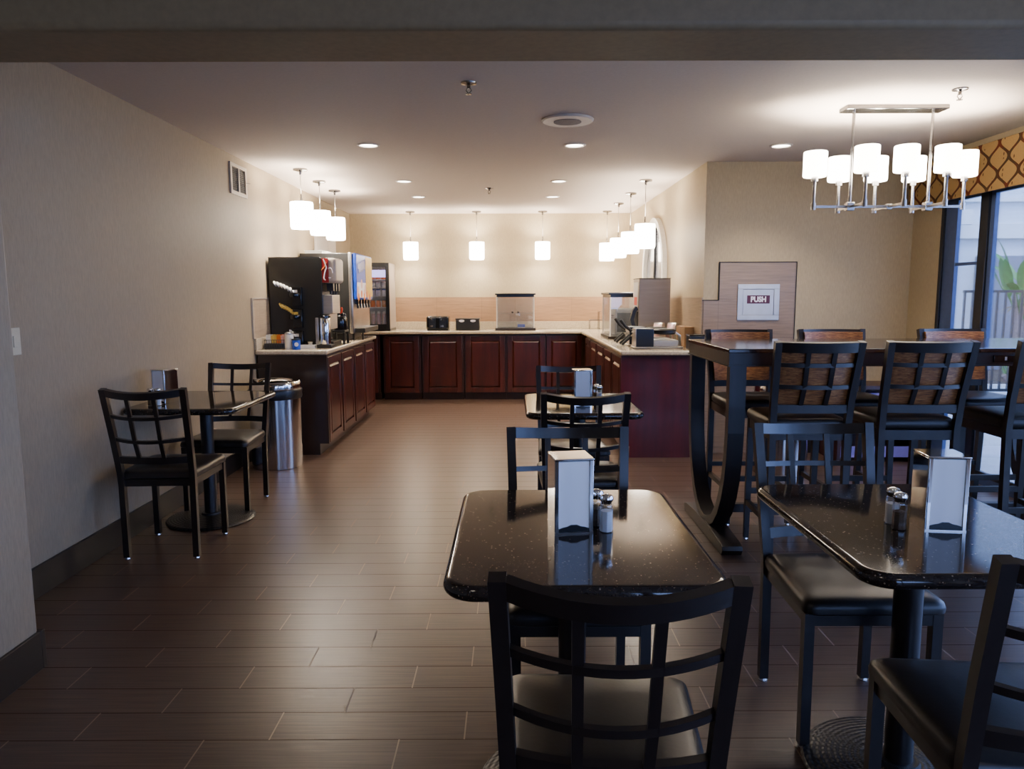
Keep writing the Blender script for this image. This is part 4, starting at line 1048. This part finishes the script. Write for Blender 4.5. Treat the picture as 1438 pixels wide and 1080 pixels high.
MB().box(-.05, .05, -.004, .004, 0, .045).build('card', M['blue'], bx); MB().box(-.05, .05, -.012, .012, -.0005, .004).build('card_foot', M['white'], bx)

# ------------------------------------------------------------------ right counter
display_case('clear display case with dark crown at right, holding the grey oven', (1.26, 8.02, CT), PI/2, .62, .44, .487, False)
mw = thing('toaster_oven', 'grey countertop oven with dark window inside the clear right case', 'oven', (1.27, 7.98, CT+.034))
MB().box(-.17, .17, -.20, .20, .01, .275, .008).build('body', M['steel_dull'], mw)
MB().box(-.15, .15, -.008, .0, .04, .24).build('window_panel', M['navy'], mw).location = (.0, -.201, 0)
MB().box(-.17, .17, -.20, .20, .275, .285, .003).build('top_plate', M['white'], mw)
MB().tube([(-.19, -.14, .21), (-.19, .12, .21)], .008, 8).tube([(-.17, -.14, .21), (-.19, -.14, .21)], .006, 6).tube([(-.17, .12, .21), (-.19, .12, .21)], .006, 6).build('handle', M['chrome'], mw)
ms = thing('milk_dispenser', 'tall satin steel milk dispenser on the right counter', 'dispenser', (1.395, 7.30, CT))
MB().box(-.155, .150, -.14, .20, .03, .615, .006).build('body', M['warm_steel'], ms)
MB().box(-.157, .152, -.142, .202, .615, .622, .002).build('top_trim', M['ventdark'], ms)
MB().box(-.150, .145, -.13, .19, 0, .03).build('plinth', M['bplastic'], ms)
MB().box(-.160, -.155, -.10, .16, .33, .585, .002).build('front_label', M['white'], ms)
MB().box(-.1615, -.160, -.06, .10, .36, .44).build('label_print', M['orangered'], ms)
MB().bar([(-.16, -.06, .34), (-.19, -.06, .30), (-.21, -.06, .22), (-.18, -.06, .12)], .07, .035, (0, 1, 0)).build('spout', M['bplastic'], ms)
MB().box(-.158, -.155, -.12, .18, .045, .30).build('recess_panel', M['ventdark'], ms)
ws = thing('wire_stand', 'small black wire riser stand against back right tiles', 'stand', (1.16, 9.90, CT))
wsb = MB()
for y in (-.06, .06):
    wsb.tube([(-.10, y, 0), (-.10, y, .13), (.14, y, .13)], .004, 6); wsb.tube([(.02, y, 0), (.02, y, .24), (.14, y, .24), (.14, y, 0)], .004, 6)
for x, z in ((-.10, .13), (.02, .24), (.14, .24), (.14, .13)): wsb.tube([(x, -.06, z), (x, .06, z)], .004, 6)
wsb.build('wire_frame', M['bplastic'], ws)
# waffle makers
def waffle(label, loc, rz):
    r = thing('waffle_maker', label, 'waffle maker', loc, rz, 'waffle makers on the right counter')
    MB().tube([(x, y, .012) for x, y in rrect(-.17, .24, -.115, .115, .03, 4)], .008, 8, True).build('base_frame', M['steel'], r)
    MB().box(-.16, -.01, -.10, .10, .012, .175, .006).build('control_box', M['navy'], r)
    MB().box(-.165, -.16, -.095, .095, .02, .17).build('side_trim', M['steel'], r)
    pl = MB()
    pl.lathe([(.001, -.022), (.088, -.022), (.098, -.012), (.098, -.002), (.001, -.002)], (.10, 0, .145), 32); pl.build('lower_plate', M['bplastic'], r)
    pl = MB(); pl.lathe([(.098, .0), (.098, .012), (.085, .024), (.001, .03)], (.10, 0, .145), 32); pl.build('upper_plate', M['bplastic'], r)
    MB().tube([(.19, 0, .14), (.235, 0, .11), (.24, 0, .02)], .010, 8).tube([(.19, .05, .14), (.235, .05, .11), (.24, .05, .02)], .007, 8).build('pivot_yoke', M['steel'], r)
    MB().box(-.01, .20, -.10, .10, .02, .075, .004).build('drip_tray', M['steel_dull'], r)
    hn = MB(); hn.tube([(-.155, -.02, .14), (-.21, -.02, .15)], .007, 8).tube([(-.155, .02, .12), (-.21, .02, .10)], .007, 8); hh = hn.build('handle_shank', M['chrome'], r)
    MB().tube([(-.19, -.03, .15), (-.245, -.03, .195), (-.285, -.03, .25)], .013, 10).build('handle_grip', M['bplastic'], r)
    MB().tube([(-.20, .01, .115), (-.24, .01, .08), (-.285, .01, .04)], .013, 10).tube([(-.20, -.05, .105), (-.24, -.05, .07), (-.275, -.05, .035)], .013, 10).build('handle_grip', M['bplastic'], r)
    return r
waffle('black rotating waffle maker, front one at right counter end', (1.235, 6.40, CT), 0)
waffle('black rotating waffle maker, rear one before the milk dispenser', (1.235, 6.75, CT), 0)
for k, (x, y, lb) in enumerate([(1.40, 6.97, 'slanted steel sign holder, left one behind waffle maker'), (1.53, 6.97, 'slanted steel sign holder, right one near tiled wall')]):
    s_ = thing('sign_holder', lb, 'sign holder', (x, y, CT), math.radians(-55), 'slanted sign holders behind the waffle maker')
    MB().prism([(-.055, .0), (.055, .0), (.02, .20), (-.01, .20)], -.055, .055, .003, 1, mat=Matrix(((0, 0, 1, 0), (1, 0, 0, 0), (0, 1, 0, 0), (0, 0, 0, 1)))).build('holder', M['steel_dull'], s_)
    MB().box(-.048, .048, -.0565, -.0545, .03, .18, mat=Matrix.Rotation(-.218, 4, 'X')).build('printed_card', M['pink'], s_)
cb_ = thing('cardboard_box', 'brown cardboard box against side wall behind the navy box', 'box', (1.575, 6.66, CT))
MB().box(-.042, .042, -.16, .16, 0, .175, .002).build('box_body', M['cardboard'], cb_)
MB().box(-.043, .043, -.162, -.001, .175, .178).box(-.043, .043, .001, .162, .175, .178).build('flap', M['cardboard'], cb_)
nb = thing('navy_caddy', 'small navy blue caddy box at right counter corner', 'box', (1.575, 6.27, CT))
MB().box(-.065, .060, -.07, .07, 0, .115, .004).build('box_body', M['navy'], nb); MB().box(-.068, .063, -.073, .073, .115, .128, .003).build('lid', M['bgloss'], nb)
MB().box(-.03, .03, -.0715, -.070, .07, .085).build('label_strip', M['frame2'], nb)

# ------------------------------------------------------------------ low maroon shelf by the far right corner
ls = thing('low_bookcase', 'low maroon wood bookcase by the far right corner under the window', 'bookcase', (2.98, 6.12, 0))
MB().box(-.30, .38, -.18, .18, .60, .635, .003).build('top', M['maroon'], ls)
for x in (-.28, .36): MB().box(x-.015, x+.015, -.17, .17, 0, .60).build('side_panel', M['maroon'], ls)
MB().box(-.265, .345, -.16, .16, .24, .262).build('shelf', M['maroon'], ls); MB().box(-.265, .345, -.16, .16, .04, .062).build('shelf', M['maroon'], ls)
MB().box(-.265, .345, .155, .17, .06, .60).build('back_panel', M['maroon'], ls)
MB().box(-.265, .345, -.172, -.160, .04, .13).build('front_board', M['lav'], ls)
ba = thing('cane_basket', 'brown cane basket on the upper shelf of maroon bookcase', 'basket', (2.80, 6.06, .262))
kb = MB(); kb.cap = False; kb.lathe([(.055, 0), (.075, .10), (.078, .17), (.072, .17), (.05, .004)], n=24); kb.build('basket_body', M['cane'], ba)
MB().tube([(.075*math.cos(a), 0, .17+.12*math.sin(a)) for a in [PI*i/12 for i in range(13)]], .008, 8).build('handle', M['cane'], ba)
lb_ = thing('lavender_box', 'lavender card box with dark hole on maroon bookcase shelf', 'box', (2.97, 6.02, .262))
MB().box(-.05, .05, -.06, .06, 0, .31, .003).build('box_body', M['lav'], lb_); MB().lathe([(.001, .002), (.014, .002), (.014, 0)], (0, 0, 0), 14, Matrix.Translation((0, -.061, .26)) @ Matrix.Rotation(PI/2, 4, 'X')).build('hole', M['ventdark'], lb_)
for k, (x, m_, lb) in enumerate([(3.11, M['magenta'], 'plum coloured folder leaning upright in maroon bookcase'), (3.16, M['pink'], 'pale pink folder upright in maroon bookcase')]):
    fo = thing('folder', lb, 'folder', (x, 6.03, .262)); MB().box(-.014, .014, -.10, .10, 0, .29, .002).build('cover', m_, fo); MB().box(-.010, .010, -.1005, .098, .004, .286).build('page_block', M['paper'], fo)

# ------------------------------------------------------------------ light
wd = bpy.data.worlds.new('sky'); scene.world = wd; wd.use_nodes = True
nt = wd.node_tree; bg = nt.nodes['Background']
tc = nt.nodes.new('ShaderNodeTexCoord'); sx_ = nt.nodes.new('ShaderNodeSeparateXYZ'); nt.links.new(tc.outputs['Generated'], sx_.inputs[0])
rp = nt.nodes.new('ShaderNodeValToRGB'); rp.color_ramp.elements[0].position = .45; rp.color_ramp.elements[0].color = (.24, .37, .80, 1); rp.color_ramp.elements[1].color = (.34, .51, 1, 1)
nt.links.new(sx_.outputs[2], rp.inputs[0]); nt.links.new(rp.outputs[0], bg.inputs[0])
bg.inputs[1].default_value = 10.0
scene.view_settings.view_transform = 'AgX'
scene.view_settings.look = 'None'
scene.view_settings.exposure = 0.2
sun = lamp('SUN', 'added_facade_sun', (8, 0, 8), 5, (.62, .78, 1), angle=math.radians(25))  # added sun lamp to brighten the building outside; the day itself is overcast
sun.rotation_euler = Vector((.28, .50, -.82)).to_track_quat('-Z', 'Y').to_euler()
for x, y in ((-.6, .2), (1.6, -.4)): lamp('AREA', 'lobby_ceiling_lamp', (x, y, 2.60), 4, (1, .86, .66), size=.35)
